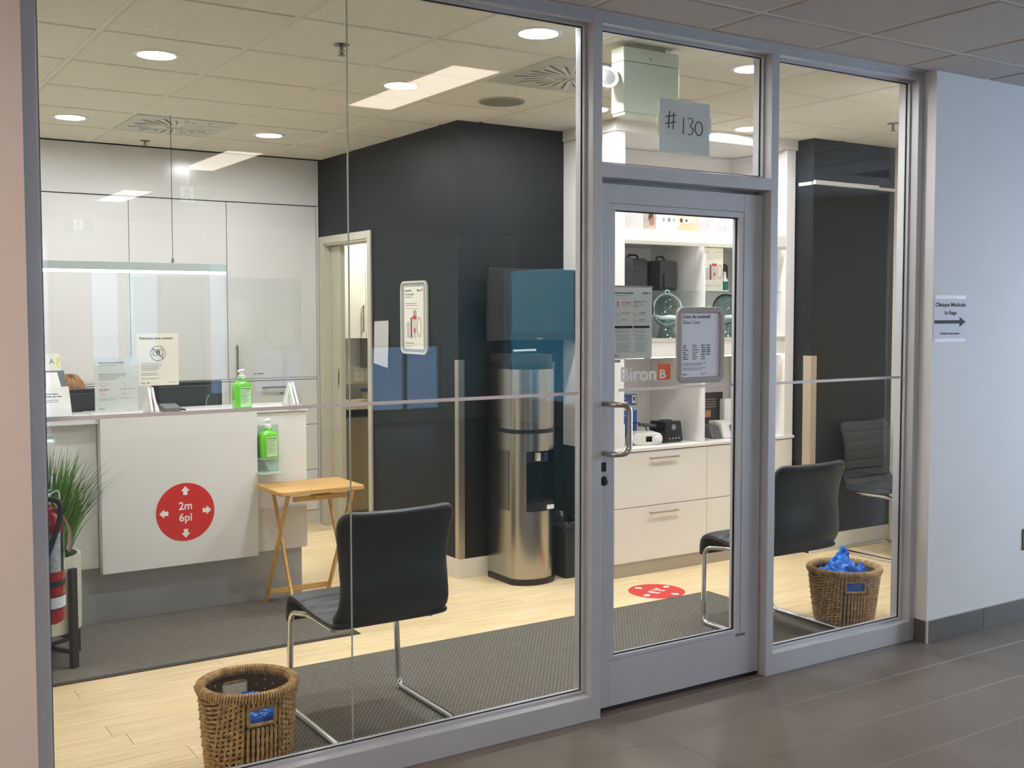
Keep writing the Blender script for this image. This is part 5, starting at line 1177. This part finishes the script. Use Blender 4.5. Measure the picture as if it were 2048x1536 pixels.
M().tube([(0.09 * math.cos(2 * PI * i / 36), 0.004 * math.sin(4 * PI * i / 36), 0.10 + 0.09 * math.sin(2 * PI * i / 36)) for i in range(36)], 0.009, 8, closed=True).obj('coil', mat('hose_grey', rgb(186, 190, 190), 0.45), hose, smooth=True)
# leaflet card with product picture, bottle, dark pouch
lc = thing('product_card', 'white product leaflet standing on the right glass shelf', 'leaflet', (4.915, 1.92, 1.7585))
box('card', PAPERC, lc, 0.0, 0.178, 0.0, 0.002, 0.0, 0.282); packshot(lc, 0.02, 0.075, 0.85, -0.0004); printlines(lc, [(0.01, 0.10, 0.205, 0.005), (0.01, 0.105, 0.192, 0.005), (0.01, 0.115, 0.175, 0.004), (0.03, 0.08, 0.04, 0.004), (0.03, 0.085, 0.032, 0.004), (0.10, 0.15, 0.04, 0.004), (0.10, 0.155, 0.032, 0.004)], INKL, -0.0002, seed=31); printlines(lc, [(0.02, 0.055, 0.25, 0.005), (0.125, 0.165, 0.255, 0.005)], INKR, -0.0002, 'printed_red_lines', seed=32)
sb_ = thing('spray_bottle', 'small white spray bottle with teal label beside the product leaflet', 'bottle', (5.118, 1.93, 1.7585))
M().lathe([(0.022, 0), (0.023, 0.004), (0.023, 0.075), (0.012, 0.088), (0.009, 0.105), (0.009, 0.125), (0.004, 0.13)], 20).obj('bottle', WHITEP, sb_, smooth=True); M().lathe([(0.0235, 0.008), (0.0235, 0.066)], 20, cap=False).obj('label', mat('teal_label', rgb(24, 110, 104), 0.4), sb_, smooth=True)
bag('slim black pouch behind the spray bottle in the right niche', 5.20, 2.10, 1.7585, 0.14, 0.19, 0.10)
# banner cards in the top niche
bn = thing('banner_card', 'long printed picture card standing in the top niche of the cabinet', 'poster', (4.365, 1.86, 2.1305))
box('card', PAPER, bn, 0.0, 0.98, 0.0, 0.004, 0.0, 0.26)
box('portrait_print', mat('print_taupe', rgb(176, 160, 148), 0.6, var=0.2, vscale=30), bn, 0.0, 0.105, -0.0008, -0.0001, 0.0, 0.26); M().prism([(0.068 + 0.021 * math.cos(2 * PI * i / 24), 0.062 + 0.036 * math.sin(2 * PI * i / 24)) for i in range(24)], -0.0014, -0.0008).obj('face_print', mat('print_skin', rgb(150, 104, 84), 0.6), bn); M().prism([(0.063 + 0.022 * math.cos(a), 0.078 + 0.026 * math.sin(a)) for a in [math.radians(20 + 200 * i / 16) for i in range(17)]], -0.0018, -0.0014).obj('hair_print', mat('print_dark', rgb(60, 44, 38), 0.6), bn)
box('picture_print', mat('print_beige', rgb(206, 190, 172), 0.6, var=0.35, vscale=12), bn, 0.27, 0.45, -0.0008, -0.0001, 0.0, 0.26); box('mask_print', mat('print_grey2', rgb(190, 186, 188), 0.6, var=0.3, vscale=10), bn, 0.4501, 0.70, -0.0008, -0.0001, 0.0, 0.26)
for k, (u, c) in enumerate(((0.165, INKL), (0.21, INKG), (0.25, INKL), (0.31, mat('print_dark', rgb(60, 44, 38))))): M().prism([(u + 0.012 * math.cos(2 * PI * i / 12), 0.07 + 0.014 * math.sin(2 * PI * i / 12)) for i in range(12)], -0.0016, -0.0009).obj('icon_print', c, bn)
M().prism([(0.352 + 0.021 * math.cos(2 * PI * i / 24), 0.07 + 0.021 * math.sin(2 * PI * i / 24)) for i in range(24)], -0.0018, -0.001).obj('round_badge', mat('badge_cream', rgb(230, 232, 206), 0.5), bn); M().prism([(0.352 + 0.010 * math.cos(2 * PI * i / 24), 0.07 + 0.010 * math.sin(2 * PI * i / 24)) for i in range(24)], -0.0022, -0.0018).obj('badge_mark', mat('badge_green', rgb(50, 80, 40), 0.5), bn)
M().prism([(0.37 + 0.085 * math.cos(a), 0.0 + 0.06 * math.sin(a)) for a in [PI * i / 16 for i in range(17)]], -0.0014, -0.0008).obj('hand_print', mat('print_peach', rgb(222, 170, 138), 0.6), bn)
printlines(bn, [(0.74, 0.92, 0.10 - 0.018 * k, 0.006) for k in range(5)], INKL, -0.0004, seed=41)

# lower counter: machines, leaflet stand, photo card
c1_ = thing('breathing_machine', 'white rounded breathing machine with small screen and dial', 'medical device', (4.440, 1.925, 0.7905), math.radians(-20))
M().prism(rrect(-0.10, 0.10, 0.0, 0.078, 0.036, 8), -0.06, 0.08).obj('body', WHITEP, c1_, bevel=0.008, seg=3); M().prism(rrect(-0.088, 0.092, 0.012, 0.066, 0.026, 8), -0.063, -0.058).obj('face_plate', mat('face_ivory', rgb(226, 226, 216), 0.3), c1_); box('screen', SCREEN, c1_, -0.012, 0.028, -0.0642, -0.063, 0.022, 0.056)
dl = M().lathe([(0.021, 0), (0.019, 0.012), (0.012, 0.014)], 24).obj('dial', WHITEP, c1_, smooth=True); dl.location = (0.062, -0.063, 0.039); dl.rotation_euler = (PI / 2, 0, 0)
M().tube(smoothpath([(0.03, 0.04, 0.078), (0.02, 0.06, 0.11), (-0.03, 0.09, 0.13), (-0.08, 0.10, 0.10)], 5), 0.004, 8).obj('power_lead', BLACK, c1_, smooth=True)
c2_ = thing('cube_machine', 'black cube shaped cleaning machine with a round lit logo on its front', 'medical device', (4.655, 1.975, 0.7905), math.radians(4))
tapb = M(); tapb.add([(-0.082, -0.082, 0.006), (0.082, -0.082, 0.006), (0.082, 0.082, 0.006), (-0.082, 0.082, 0.006), (-0.070, -0.072, 0.135), (0.070, -0.072, 0.135), (0.070, 0.072, 0.135), (-0.070, 0.072, 0.135)], [(0, 3, 2, 1), (4, 5, 6, 7), (0, 1, 5, 4), (1, 2, 6, 5), (2, 3, 7, 6), (3, 0, 4, 7)])
tapb.obj('body', mat('gloss_black', rgb(16, 16, 18), 0.12), c2_, bevel=0.008, seg=3); box('foot', BLACK, c2_, -0.07, 0.07, -0.07, 0.07, 0.0, 0.008)
lidm = M(); lidm.lathe([(0.045, 0.1352), (0.042, 0.139), (0.0001, 0.1395)], 28, sx=1, sy=1); lidm.obj('lid_disc', BLACKM, c2_, smooth=True)
e_ = emat('indicator', (0.8, 0.9, 1.0, 1), 0.8)
fa = math.atan2(0.010, 0.129)
fp_ = M().frame([(0.017 * math.cos(2 * PI * i / 28), 0.017 * math.sin(2 * PI * i / 28)) for i in range(28)], [(0.0155 * math.cos(2 * PI * i / 28), 0.0155 * math.sin(2 * PI * i / 28)) for i in range(28)], -0.0012, 0); fp_.prism([(0.004 * math.cos(2 * PI * i / 12), 0.008 * math.sin(2 * PI * i / 12)) for i in range(12)], -0.0012, 0)
for k in range(4): fp_.box(-0.042 + 0.026 * k, -0.036 + 0.026 * k, -0.0012, 0, -0.075, -0.068)
o = fp_.obj('front_marks', e_, c2_); o.location = (0.0, -0.0752, 0.098); o.rotation_euler = (-fa, 0, 0)
M().tube(smoothpath([(-0.072, 0.02, 0.10), (-0.14, 0.03, 0.112), (-0.20, 0.035, 0.118)], 5), 0.012, 10).obj('hose', mat('hose_dark', rgb(84, 80, 82), 0.5), c2_, smooth=True); M().tube(smoothpath([(0.07, 0.03, 0.09), (0.11, 0.02, 0.07), (0.11, -0.02, 0.02), (0.09, 0.0, 0.012)], 5), 0.012, 10).obj('hose', mat('hose_dark', rgb(84, 80, 82)), c2_, smooth=True)
c3_ = thing('breathing_machine', 'white wedge breathing machine with dark water tank, right of the divider', 'medical device', (5.165, 1.945, 0.7905), math.radians(-8))
m = M(); m.prism([(-0.085, 0.0), (0.095, 0.0), (0.095, 0.105), (0.02, 0.112), (-0.055, 0.10)], -0.085, 0.11, 'x'); m.obj('body', WHITEP, c3_, bevel=0.010, seg=3)
m = M(); m.prism([(-0.075, 0.0), (0.09, 0.0), (0.09, 0.085), (-0.03, 0.082)], -0.165, -0.087, 'x'); m.obj('water_tank', mat('tank_grey', rgb(92, 90, 92), 0.3), c3_, bevel=0.010, seg=3)
o = box('screen', SCREEN, c3_, -0.025, 0.03, -0.0015, 0.0, 0.0, 0.055); o.location = (0.0, -0.0795, 0.035); o.rotation_euler = (math.radians(-17), 0, 0)
ph = thing('photo_card', 'dark printed photo card standing behind the white wedge machine', 'poster', (5.05, 2.14, 0.7905))
box('card', mat('photo_brown', rgb(70, 54, 48), 0.5, var=0.6, vscale=16, c2=rgb(24, 22, 24)), ph, 0.0, 0.26, 0.0, 0.003, 0.0, 0.285); printlines(ph, [(0.045, 0.20, 0.235 - 0.017 * k, 0.008) for k in range(4)] + [(0.02, 0.07, 0.07, 0.016)], INKL, -0.0003, seed=51); box('sunset_print', mat('photo_tan', rgb(196, 140, 104), 0.6, var=0.5, vscale=20, c2=rgb(120, 84, 70)), ph, 0.0, 0.15, -0.0008, -0.0001, 0.115, 0.165)
md = thing('metal_hook_stand', 'thin metal hook stand in front of the dark photo card', 'stand', (5.045, 2.09, 0.7905))
M().tube(arcpath([(0.03, 0, 0.0), (0.03, 0, 0.315), (-0.02, 0, 0.315)], 0.012), 0.0035, 8).obj('rod', SATIN, md, smooth=True); box('foot', BLACKM, md, 0.0, 0.06, -0.02, 0.03, 0.0, 0.005)
pk_ = tag(box('white_package', WHITEP, None, 5.27, 5.345, 2.08, 2.13, 0.7905, 1.03, 0.004), 'tall white carton behind the wedge machine near the right post', 'carton')
bl = thing('leaflet_stand', 'clear stand with blue leaflets behind the white rounded machine', 'leaflet stand', (4.43, 2.10, 0.7905))
box('back_plate', ACRYL, bl, -0.07, 0.13, 0.0, 0.003, 0.0, 0.315); box('foot', ACRYL, bl, -0.07, 0.13, -0.07, 0.0, 0.0, 0.003); NV = mat('blue_print', rgb(52, 88, 156), 0.5)
box('leaflet', NV, bl, -0.065, 0.082, -0.004, -0.001, 0.232, 0.305); box('crest_print', PAPER, bl, 0.046, 0.076, -0.0048, -0.004, 0.248, 0.297); M().prism([(0.053, 0.288), (0.069, 0.288), (0.069, 0.268), (0.061, 0.256), (0.053, 0.268)], -0.0054, -0.0048).obj('shield_print', mat('crest_red', rgb(130, 40, 70), 0.5), bl); box('leaflet', NV, bl, -0.065, 0.085, -0.006, -0.003, 0.02, 0.20)
printlines(bl, [(-0.055, 0.0, 0.275, 0.007), (-0.055, 0.02, 0.255, 0.005)], PAPER, -0.0042, seed=61); printlines(bl, [(-0.04, 0.02, 0.165, 0.006)], PAPER, -0.0064, seed=62)
tag(box('white_device', WHITEP, None, 4.205, 4.285, 1.92, 2.02, 0.7905, 0.93, 0.012, 3), 'upright white device by the left post of the display cabinet', 'medical device')

# ================================================================== SIGNS ON THE GLASS AND LOBBY WALL
# hand-written room number on the transom
rn_ = thing('room_number_sheet', 'white paper with hand-written #130 taped to the transom glass', 'sign', (2.968, GYA - 0.0004, 2.277))
box('sheet', mat('thin_sheet', rgb(206, 214, 210), 0.7), rn_, 0.0, 0.276, -0.0006, 0.0, 0.0, 0.2195)
def stroke(m, pts, r=0.0019): m.tube([(u, -0.0010, v) for u, v in pts], r, 6)
m = M(); stroke(m, [(0.055, 0.172), (0.050, 0.100)]); stroke(m, [(0.078, 0.168), (0.075, 0.100)]); stroke(m, [(0.033, 0.146), (0.088, 0.158)]); stroke(m, [(0.032, 0.118), (0.088, 0.130)])
stroke(m, [(0.132, 0.150), (0.130, 0.083)])
stroke(m, [(p.x, p.z) for p in smoothpath([(0.155, 0, 0.147), (0.172, 0, 0.152), (0.182, 0, 0.138), (0.168, 0, 0.121), (0.184, 0, 0.108), (0.178, 0, 0.088), (0.155, 0, 0.084)], 6)])
stroke(m, [(0.216 + 0.0205 * math.cos(2 * PI * i / 24 + 1.6), 0.113 + 0.029 * math.sin(2 * PI * i / 24 + 1.6)) for i in range(25)])
m.obj('handwriting', INK, rn_)
TAPE = mat('masking_tape', rgb(226, 224, 206), 0.6)
box('tape', TAPE, rn_, 0.10, 0.185, -0.0009, -0.0002, 0.209, 0.228); box('tape', TAPE, rn_, 0.105, 0.185, -0.0009, -0.0002, -0.008, 0.010); box('tape', TAPE, rn_, -0.008, 0.010, -0.0009, -0.0002, 0.07, 0.155); box('tape', TAPE, rn_, 0.266, 0.285, -0.0009, -0.0002, 0.095, 0.165)
# opening hours frame on the door
oh = thing('hours_sign', 'grey rounded frame with Soins du sommeil opening hours on the glass door', 'sign', (3.063, GYA - 0.0004, 1.322))
M().frame(rrect(0, 0.266, 0, 0.322, 0.036), rrect(0.026, 0.240, 0.026, 0.296, 0.008), -0.016, 0.0).obj('frame', GREYFR, oh, bevel=0.004); M().prism(rrect(0.024, 0.242, 0.024, 0.298, 0.008), -0.008, -0.001).obj('sheet', mat('cool_paper', rgb(226, 228, 240), 0.6), oh)
text(oh, 'Soins du sommeil', 0.034, 0.274, 0.0155, INK, -0.0083, width=0.152); text(oh, 'Sleep Care', 0.034, 0.250, 0.0155, INKG, -0.0083, width=0.094)
for k, (f, e, hh) in enumerate((('Lundi', 'Monday', '8h30 à 16h30'), ('Mardi', 'Tuesday', '8h30 à 18h30'), ('Mercredi', 'Wednesday', '10h30 à 18h30'), ('Jeudi', 'Thursday', '10h30 à 18h30'), ('Vendredi', 'Friday', '8h30 à 16h30'), ('Samedi', 'Saturday', 'Fermé'), ('Dimanche', 'Sunday', 'Fermé'))):
    z = 0.157 - 0.0095 * k
    text(oh, f, 0.036, z, 0.0055, INK, -0.0083); text(oh, e, 0.088, z, 0.0055, INKG, -0.0083); text(oh, hh, 0.138, z, 0.0055, INK, -0.0083, width=0.05 if len(hh) > 6 else None)
printlines(oh, [(0.036, 0.168, 0.082, 0.0045), (0.036, 0.145, 0.075, 0.0045), (0.036, 0.165, 0.062, 0.0045), (0.036, 0.145, 0.055, 0.0045)], INKG, -0.0082, seed=71); text(oh, 'Biron', 0.036, 0.034, 0.008, INKG, -0.0083); printlines(oh, [(0.138, 0.172, 0.040, 0.004), (0.138, 0.158, 0.033, 0.004)], INKG, -0.0082, seed=72)
# prevention poster inside the door glass
pp = thing('prevention_poster', 'tall Mesures de prevention poster hung inside the glass door', 'poster', (2.738, GYB + 0.0022, 1.432))
box('sheet', PAPER, pp, 0.0, 0.2045, -0.001, 0.0, 0.0, 0.290); box('hanging_strip', GREYFR, pp, -0.004, 0.208, -0.0014, 0.0, 0.2902, 0.297); box('tape', TAPE, pp, 0.165, 0.20, -0.0016, -0.001, -0.008, 0.004); box('tape', mat('grey_tape', rgb(170, 170, 168), 0.5), pp, 0.0, 0.04, -0.0016, -0.001, -0.014, -0.003)
text(pp, 'Mesures de prévention', 0.010, 0.264, 0.008, INK, -0.0013, width=0.095); text(pp, 'COVID-19', 0.152, 0.264, 0.007, INK, -0.0013, width=0.042); text(pp, '2', 0.018, 0.212, 0.021, INKR, -0.0013)
printlines(pp, [(0.010, 0.085, 0.256, 0.004)], INKL, -0.0012, seed=81); printlines(pp, [(0.046, 0.092, 0.226, 0.006), (0.046, 0.092, 0.218, 0.003)], INKR, -0.0012, 'printed_red_lines', seed=82); printlines(pp, [(0.108, 0.172, 0.232, 0.004), (0.108, 0.148, 0.226, 0.004), (0.108, 0.158, 0.218, 0.003), (0.108, 0.135, 0.212, 0.003)], INKG, -0.0012, seed=83)
printlines(pp, [(0.046, 0.088, 0.186, 0.005), (0.046, 0.080, 0.180, 0.004), (0.046, 0.076, 0.157, 0.006)], INKY, -0.0012, 'printed_ochre_lines', seed=84); printlines(pp, [(0.138, 0.172, 0.186, 0.005), (0.138, 0.168, 0.179, 0.004), (0.138, 0.166, 0.157, 0.005), (0.138, 0.160, 0.150, 0.003)], INKG, -0.0012, seed=85)
m = M()
for u, v in ((0.026, 0.182), (0.118, 0.182), (0.026, 0.155), (0.118, 0.155)): m.tube([(u - 0.010, -0.0013, v + 0.006), (u - 0.004, -0.0013, v - 0.006), (u + 0.006, -0.0013, v - 0.006), (u + 0.010, -0.0013, v + 0.006)], 0.0005, 5)
m.obj('icons', INKG, pp, kind='stuff'); box('heading_bar', INK, pp, 0.010, 0.102, -0.0014, -0.001, 0.124, 0.134); box('heading_bar', INK, pp, 0.108, 0.192, -0.0014, -0.001, 0.124, 0.134)
rows = []
for c0, c1 in ((0.016, 0.098), (0.114, 0.190)):
    for k in range(18): 
        if k not in (3, 9): rows.append((c0 + (0.004 if k > 4 else 0), c1 - random.uniform(0, 0.03), 0.116 - 0.0052 * k, 0.003))
printlines(pp, rows, INKL, -0.0012, seed=86); m = M()
for u in (0.010, 0.108):
    for v in (0.114, 0.098, 0.026): m.prism([(u + 0.0022 * math.cos(2 * PI * i / 10), v + 0.0022 * math.sin(2 * PI * i / 10)) for i in range(10)], -0.0014, -0.001)
m.obj('bullets', INK, pp, kind='stuff'); text(pp, 'Biron', 0.010, 0.010, 0.008, INK, -0.0013)
# vinyl name on the door glass
vn = thing('door_lettering', 'white Biron name with orange square on the glass door', 'lettering', (2.770, GYA - 0.0001, 1.342))
text(vn, 'Biron', 0.0, 0.0, 0.058, WHITEV, -0.0003, width=0.185, depth=0.0002, bold=0.02); box('orange_square', ORANGE, vn, 0.199, 0.267, -0.0006, -0.0002, -0.001, 0.065); text(vn, 'B', 0.206, 0.006, 0.036, WHITEV, -0.0008, width=0.033, depth=0.0002, bold=0.02)
# clinic direction sign
cl = thing('direction_sign', 'white Clinique Medicale 2e Etage sheet with black arrow on the lobby wall', 'sign', (4.590, -0.0694, 1.482))
box('sheet', mat('sign_sheet', rgb(222, 222, 232), 0.6), cl, 0.0, 0.262, -0.0008, 0.0, 0.0, 0.212); box('tape', mat('clear_tape', rgb(200, 200, 204), 0.3), cl, 0.01, 0.25, -0.0012, -0.0008, 0.204, 0.222); box('tape', mat('clear_tape', rgb(200, 200, 204)), cl, 0.01, 0.25, -0.0012, -0.0008, -0.006, 0.010)
text(cl, 'Clinique Médicale', 0.130, 0.167, 0.0185, INK, -0.0010, 'C', width=0.236, bold=0.015); text(cl, '2e Étage', 0.130, 0.128, 0.0165, INK, -0.0010, 'C', width=0.095, bold=0.015); text(cl, "Prendre l'ascenseur", 0.128, 0.030, 0.0115, INK, -0.0010, 'C', width=0.15, bold=0.012)
M().prism([(0.006, 0.083), (0.202, 0.083), (0.202, 0.067), (0.250, 0.0915), (0.202, 0.116), (0.202, 0.100), (0.006, 0.100)], -0.0014, -0.0008).obj('arrow', INK, cl)
ol = thing('wall_outlet', 'brown power outlet low on the lobby wall', 'outlet', (5.40, -0.0692, 0.367)); box('plate', mat('brown_plate', rgb(86, 72, 62), 0.4), ol, -0.035, 0.035, -0.006, 0, 0.0, 0.113, 0.002); box('socket', mat('brown_socket', rgb(60, 50, 44), 0.4), ol, -0.017, 0.017, -0.008, -0.006, 0.02, 0.093)

# ================================================================== RECEPTIONIST (only the top of the head shows over the desk)
oc = thing('office_chair', 'black office chair behind the reception desk', 'chair', (1.30, 3.50, 0.0), math.radians(8))
M().prism(rrect(-0.24, 0.24, -0.23, 0.23, 0.06), 0.40, 0.46, 'z').obj('seat', BLACKM, oc, bevel=0.015); M().prism(rrect(-0.21, 0.21, 0.52, 0.92, 0.06), 0.24, 0.29).obj('backrest', BLACKM, oc, bevel=0.015); M().lathe([(0.03, 0.07), (0.03, 0.40)], 14).obj('column', BLACK, oc); box('back_arm', BLACK, oc, -0.03, 0.03, 0.20, 0.30, 0.38, 0.56)
for k in range(5):
    a = 2 * PI * k / 5; M().bar((0, 0, 0.075), (0.28 * math.cos(a), 0.28 * math.sin(a), 0.055), 0.04, 0.03).obj('base_spoke', BLACK, oc); M().lathe([(0.025, 0.0), (0.028, 0.02), (0.02, 0.045)], 10, (0.27 * math.cos(a), 0.27 * math.sin(a), 0)).obj('castor', BLACK, oc)
SKIN = mat('skin', rgb(214, 164, 140), 0.5, var=0.05, vscale=10); HAIR = mat('light_brown_hair', rgb(168, 122, 74), 0.4, var=0.5, vscale=30, c2=rgb(104, 66, 36), stretch=(6, 6, 1)); TOP = mat('black_top', rgb(30, 32, 38), 0.8)
pr = thing('person', 'person with light brown hair seated behind the reception desk, head bowed', 'person', (1.30, 3.44, 0.0), math.radians(6))
def skinned(nm, verts, edges, radii, mt, root=0, lev=2):
    me = bpy.data.meshes.new(nm); me.from_pydata(verts, edges, []); o = bpy.data.objects.new(nm, me); COL.objects.link(o); o.parent = pr
    me.materials.append(mt); sk = o.modifiers.new('skin', 'SKIN'); sk.use_smooth_shade = True
    for i, r_ in enumerate(radii):
        me.skin_vertices[0].data[i].radius = r_ if isinstance(r_, tuple) else (r_, r_)
    me.skin_vertices[0].data[root].use_root = True
    ss = o.modifiers.new('sub', 'SUBSURF'); ss.levels = lev; ss.render_levels = lev
    return o
V = [(0, 0.02, 0.52), (0, 0.03, 0.68), (0, 0.01, 0.84), (0, -0.02, 0.95), (0, -0.04, 1.02),
     (0.15, -0.01, 0.93), (0.21, -0.06, 0.74), (0.15, -0.26, 0.775), (-0.15, -0.01, 0.93), (-0.21, -0.06, 0.74), (-0.15, -0.26, 0.775),
     (0.10, -0.02, 0.50), (0.11, -0.40, 0.52), (0.11, -0.42, 0.12), (0.11, -0.52, 0.05), (-0.10, -0.02, 0.50), (-0.11, -0.40, 0.52), (-0.11, -0.42, 0.12), (-0.11, -0.52, 0.05)]
E_ = [(0, 1), (1, 2), (2, 3), (3, 4), (3, 5), (5, 6), (6, 7), (3, 8), (8, 9), (9, 10), (0, 11), (11, 12), (12, 13), (13, 14), (0, 15), (15, 16), (16, 17), (17, 18)]
skinned('body', V, E_, [(0.15, 0.11), (0.14, 0.10), (0.15, 0.10), (0.09, 0.07), (0.05, 0.05), 0.058, 0.042, 0.030, 0.058, 0.042, 0.030, 0.085, 0.065, 0.045, 0.04, 0.085, 0.065, 0.045, 0.04], TOP)
for sx in (1, -1):
    hv = [(sx * 0.15, -0.27, 0.775), (sx * 0.145, -0.33, 0.772), (sx * 0.14, -0.36, 0.772)]; he = [(0, 1), (1, 2)]; hr = [(0.026, 0.02), (0.036, 0.013), (0.034, 0.012)]
    for q, (dx, L) in enumerate(((-0.027, 0.055), (-0.009, 0.065), (0.009, 0.062), (0.027, 0.048))):
        b = len(hv); hv += [(sx * 0.14 + dx, -0.37, 0.772), (sx * 0.14 + dx * 1.1, -0.37 - L * 0.6, 0.774), (sx * 0.14 + dx * 1.1, -0.37 - L, 0.764)]; he += [(2, b), (b, b + 1), (b + 1, b + 2)]; hr += [0.0085, 0.008, 0.007]
    b = len(hv); hv += [(sx * 0.14 - sx * 0.040, -0.325, 0.770), (sx * 0.14 - sx * 0.052, -0.355, 0.766)]; he += [(1, b), (b, b + 1)]; hr += [0.010, 0.008]
    skinned('hand', hv, he, hr, SKIN)
hd_ = bpy.data.objects.new('head_pivot', None)
n = 28; vs = []; fs = []; K = 18
for k in range(K + 1):
    ph_ = PI * k / K; zz = -0.115 * math.cos(ph_); rr = math.sin(ph_)
    for i in range(n):
        a = 2 * PI * i / n; x_ = 0.074 * rr * math.cos(a); y_ = 0.093 * rr * math.sin(a)
        if zz < -0.02: x_ *= 1 - 0.28 * ((-zz - 0.02) / 0.095); y_ = y_ * (1 - 0.15 * ((-zz - 0.02) / 0.095)) - 0.012 * ((-zz - 0.02) / 0.095)
        if y_ < 0:
            y_ -= 0.022 * math.exp(-(x_ / 0.012) ** 2) * math.exp(-((zz + 0.018) / 0.020) ** 2) + 0.006 * math.exp(-(x_ / 0.024) ** 2) * math.exp(-((zz + 0.062) / 0.008) ** 2)
            y_ += 0.009 * (math.exp(-((x_ - 0.030) / 0.014) ** 2) + math.exp(-((x_ + 0.030) / 0.014) ** 2)) * math.exp(-((zz - 0.005) / 0.014) ** 2)
        vs.append((x_, y_, zz))
for k in range(K):
    for i in range(n): fs.append((k * n + i, k * n + (i + 1) % n, (k + 1) * n + (i + 1) % n, (k + 1) * n + i))
hm = M().add(vs, fs)
for sx in (1, -1): hm.sphere((sx * 0.075, 0.008, -0.012), 0.026, 12, 8, (0.35, 0.7, 1.1))
ho = hm.obj('head', SKIN, pr, smooth=True); ho.location = (0, -0.085, 1.138); ho.rotation_euler = (math.radians(24), 0, math.radians(-15))
em_ = M()
for sx in (1, -1): em_.sphere((sx * 0.030, -0.076, 0.004), 0.010, 10, 8)
em_.obj('eyes', mat('eye_white', rgb(230, 226, 220), 0.3), ho, smooth=True); M().tube(smoothpath([(-0.024, -0.085, -0.060), (0, -0.095, -0.062), (0.024, -0.085, -0.060)], 5), 0.004, 6).obj('mouth', mat('lips', rgb(176, 96, 88), 0.5), ho, smooth=True)
vs = []; fs = []
for k in range(13):
    ph_ = 0.02 + 1.85 * k / 12
    for i in range(36):
        a = 2 * PI * i / 36; front = max(0, -math.sin(a)); p_ = min(ph_, 1.05 + (1 - front) * 1.2)
        q = 1 + 0.035 * math.sin(a * 9 + k * 0.3); vs.append((0.086 * q * math.sin(p_) * math.cos(a), 0.008 + 0.106 * q * math.sin(p_) * math.sin(a), 0.128 * q * math.cos(p_)))
for k in range(12):
    for i in range(36): fs.append((k * 36 + i, k * 36 + (i + 1) % 36, (k + 1) * 36 + (i + 1) % 36, (k + 1) * 36 + i))
fs.append(tuple(range(35, -1, -1))); M().add(vs, fs).obj('hair', HAIR, ho, smooth=True)

finish_texts()
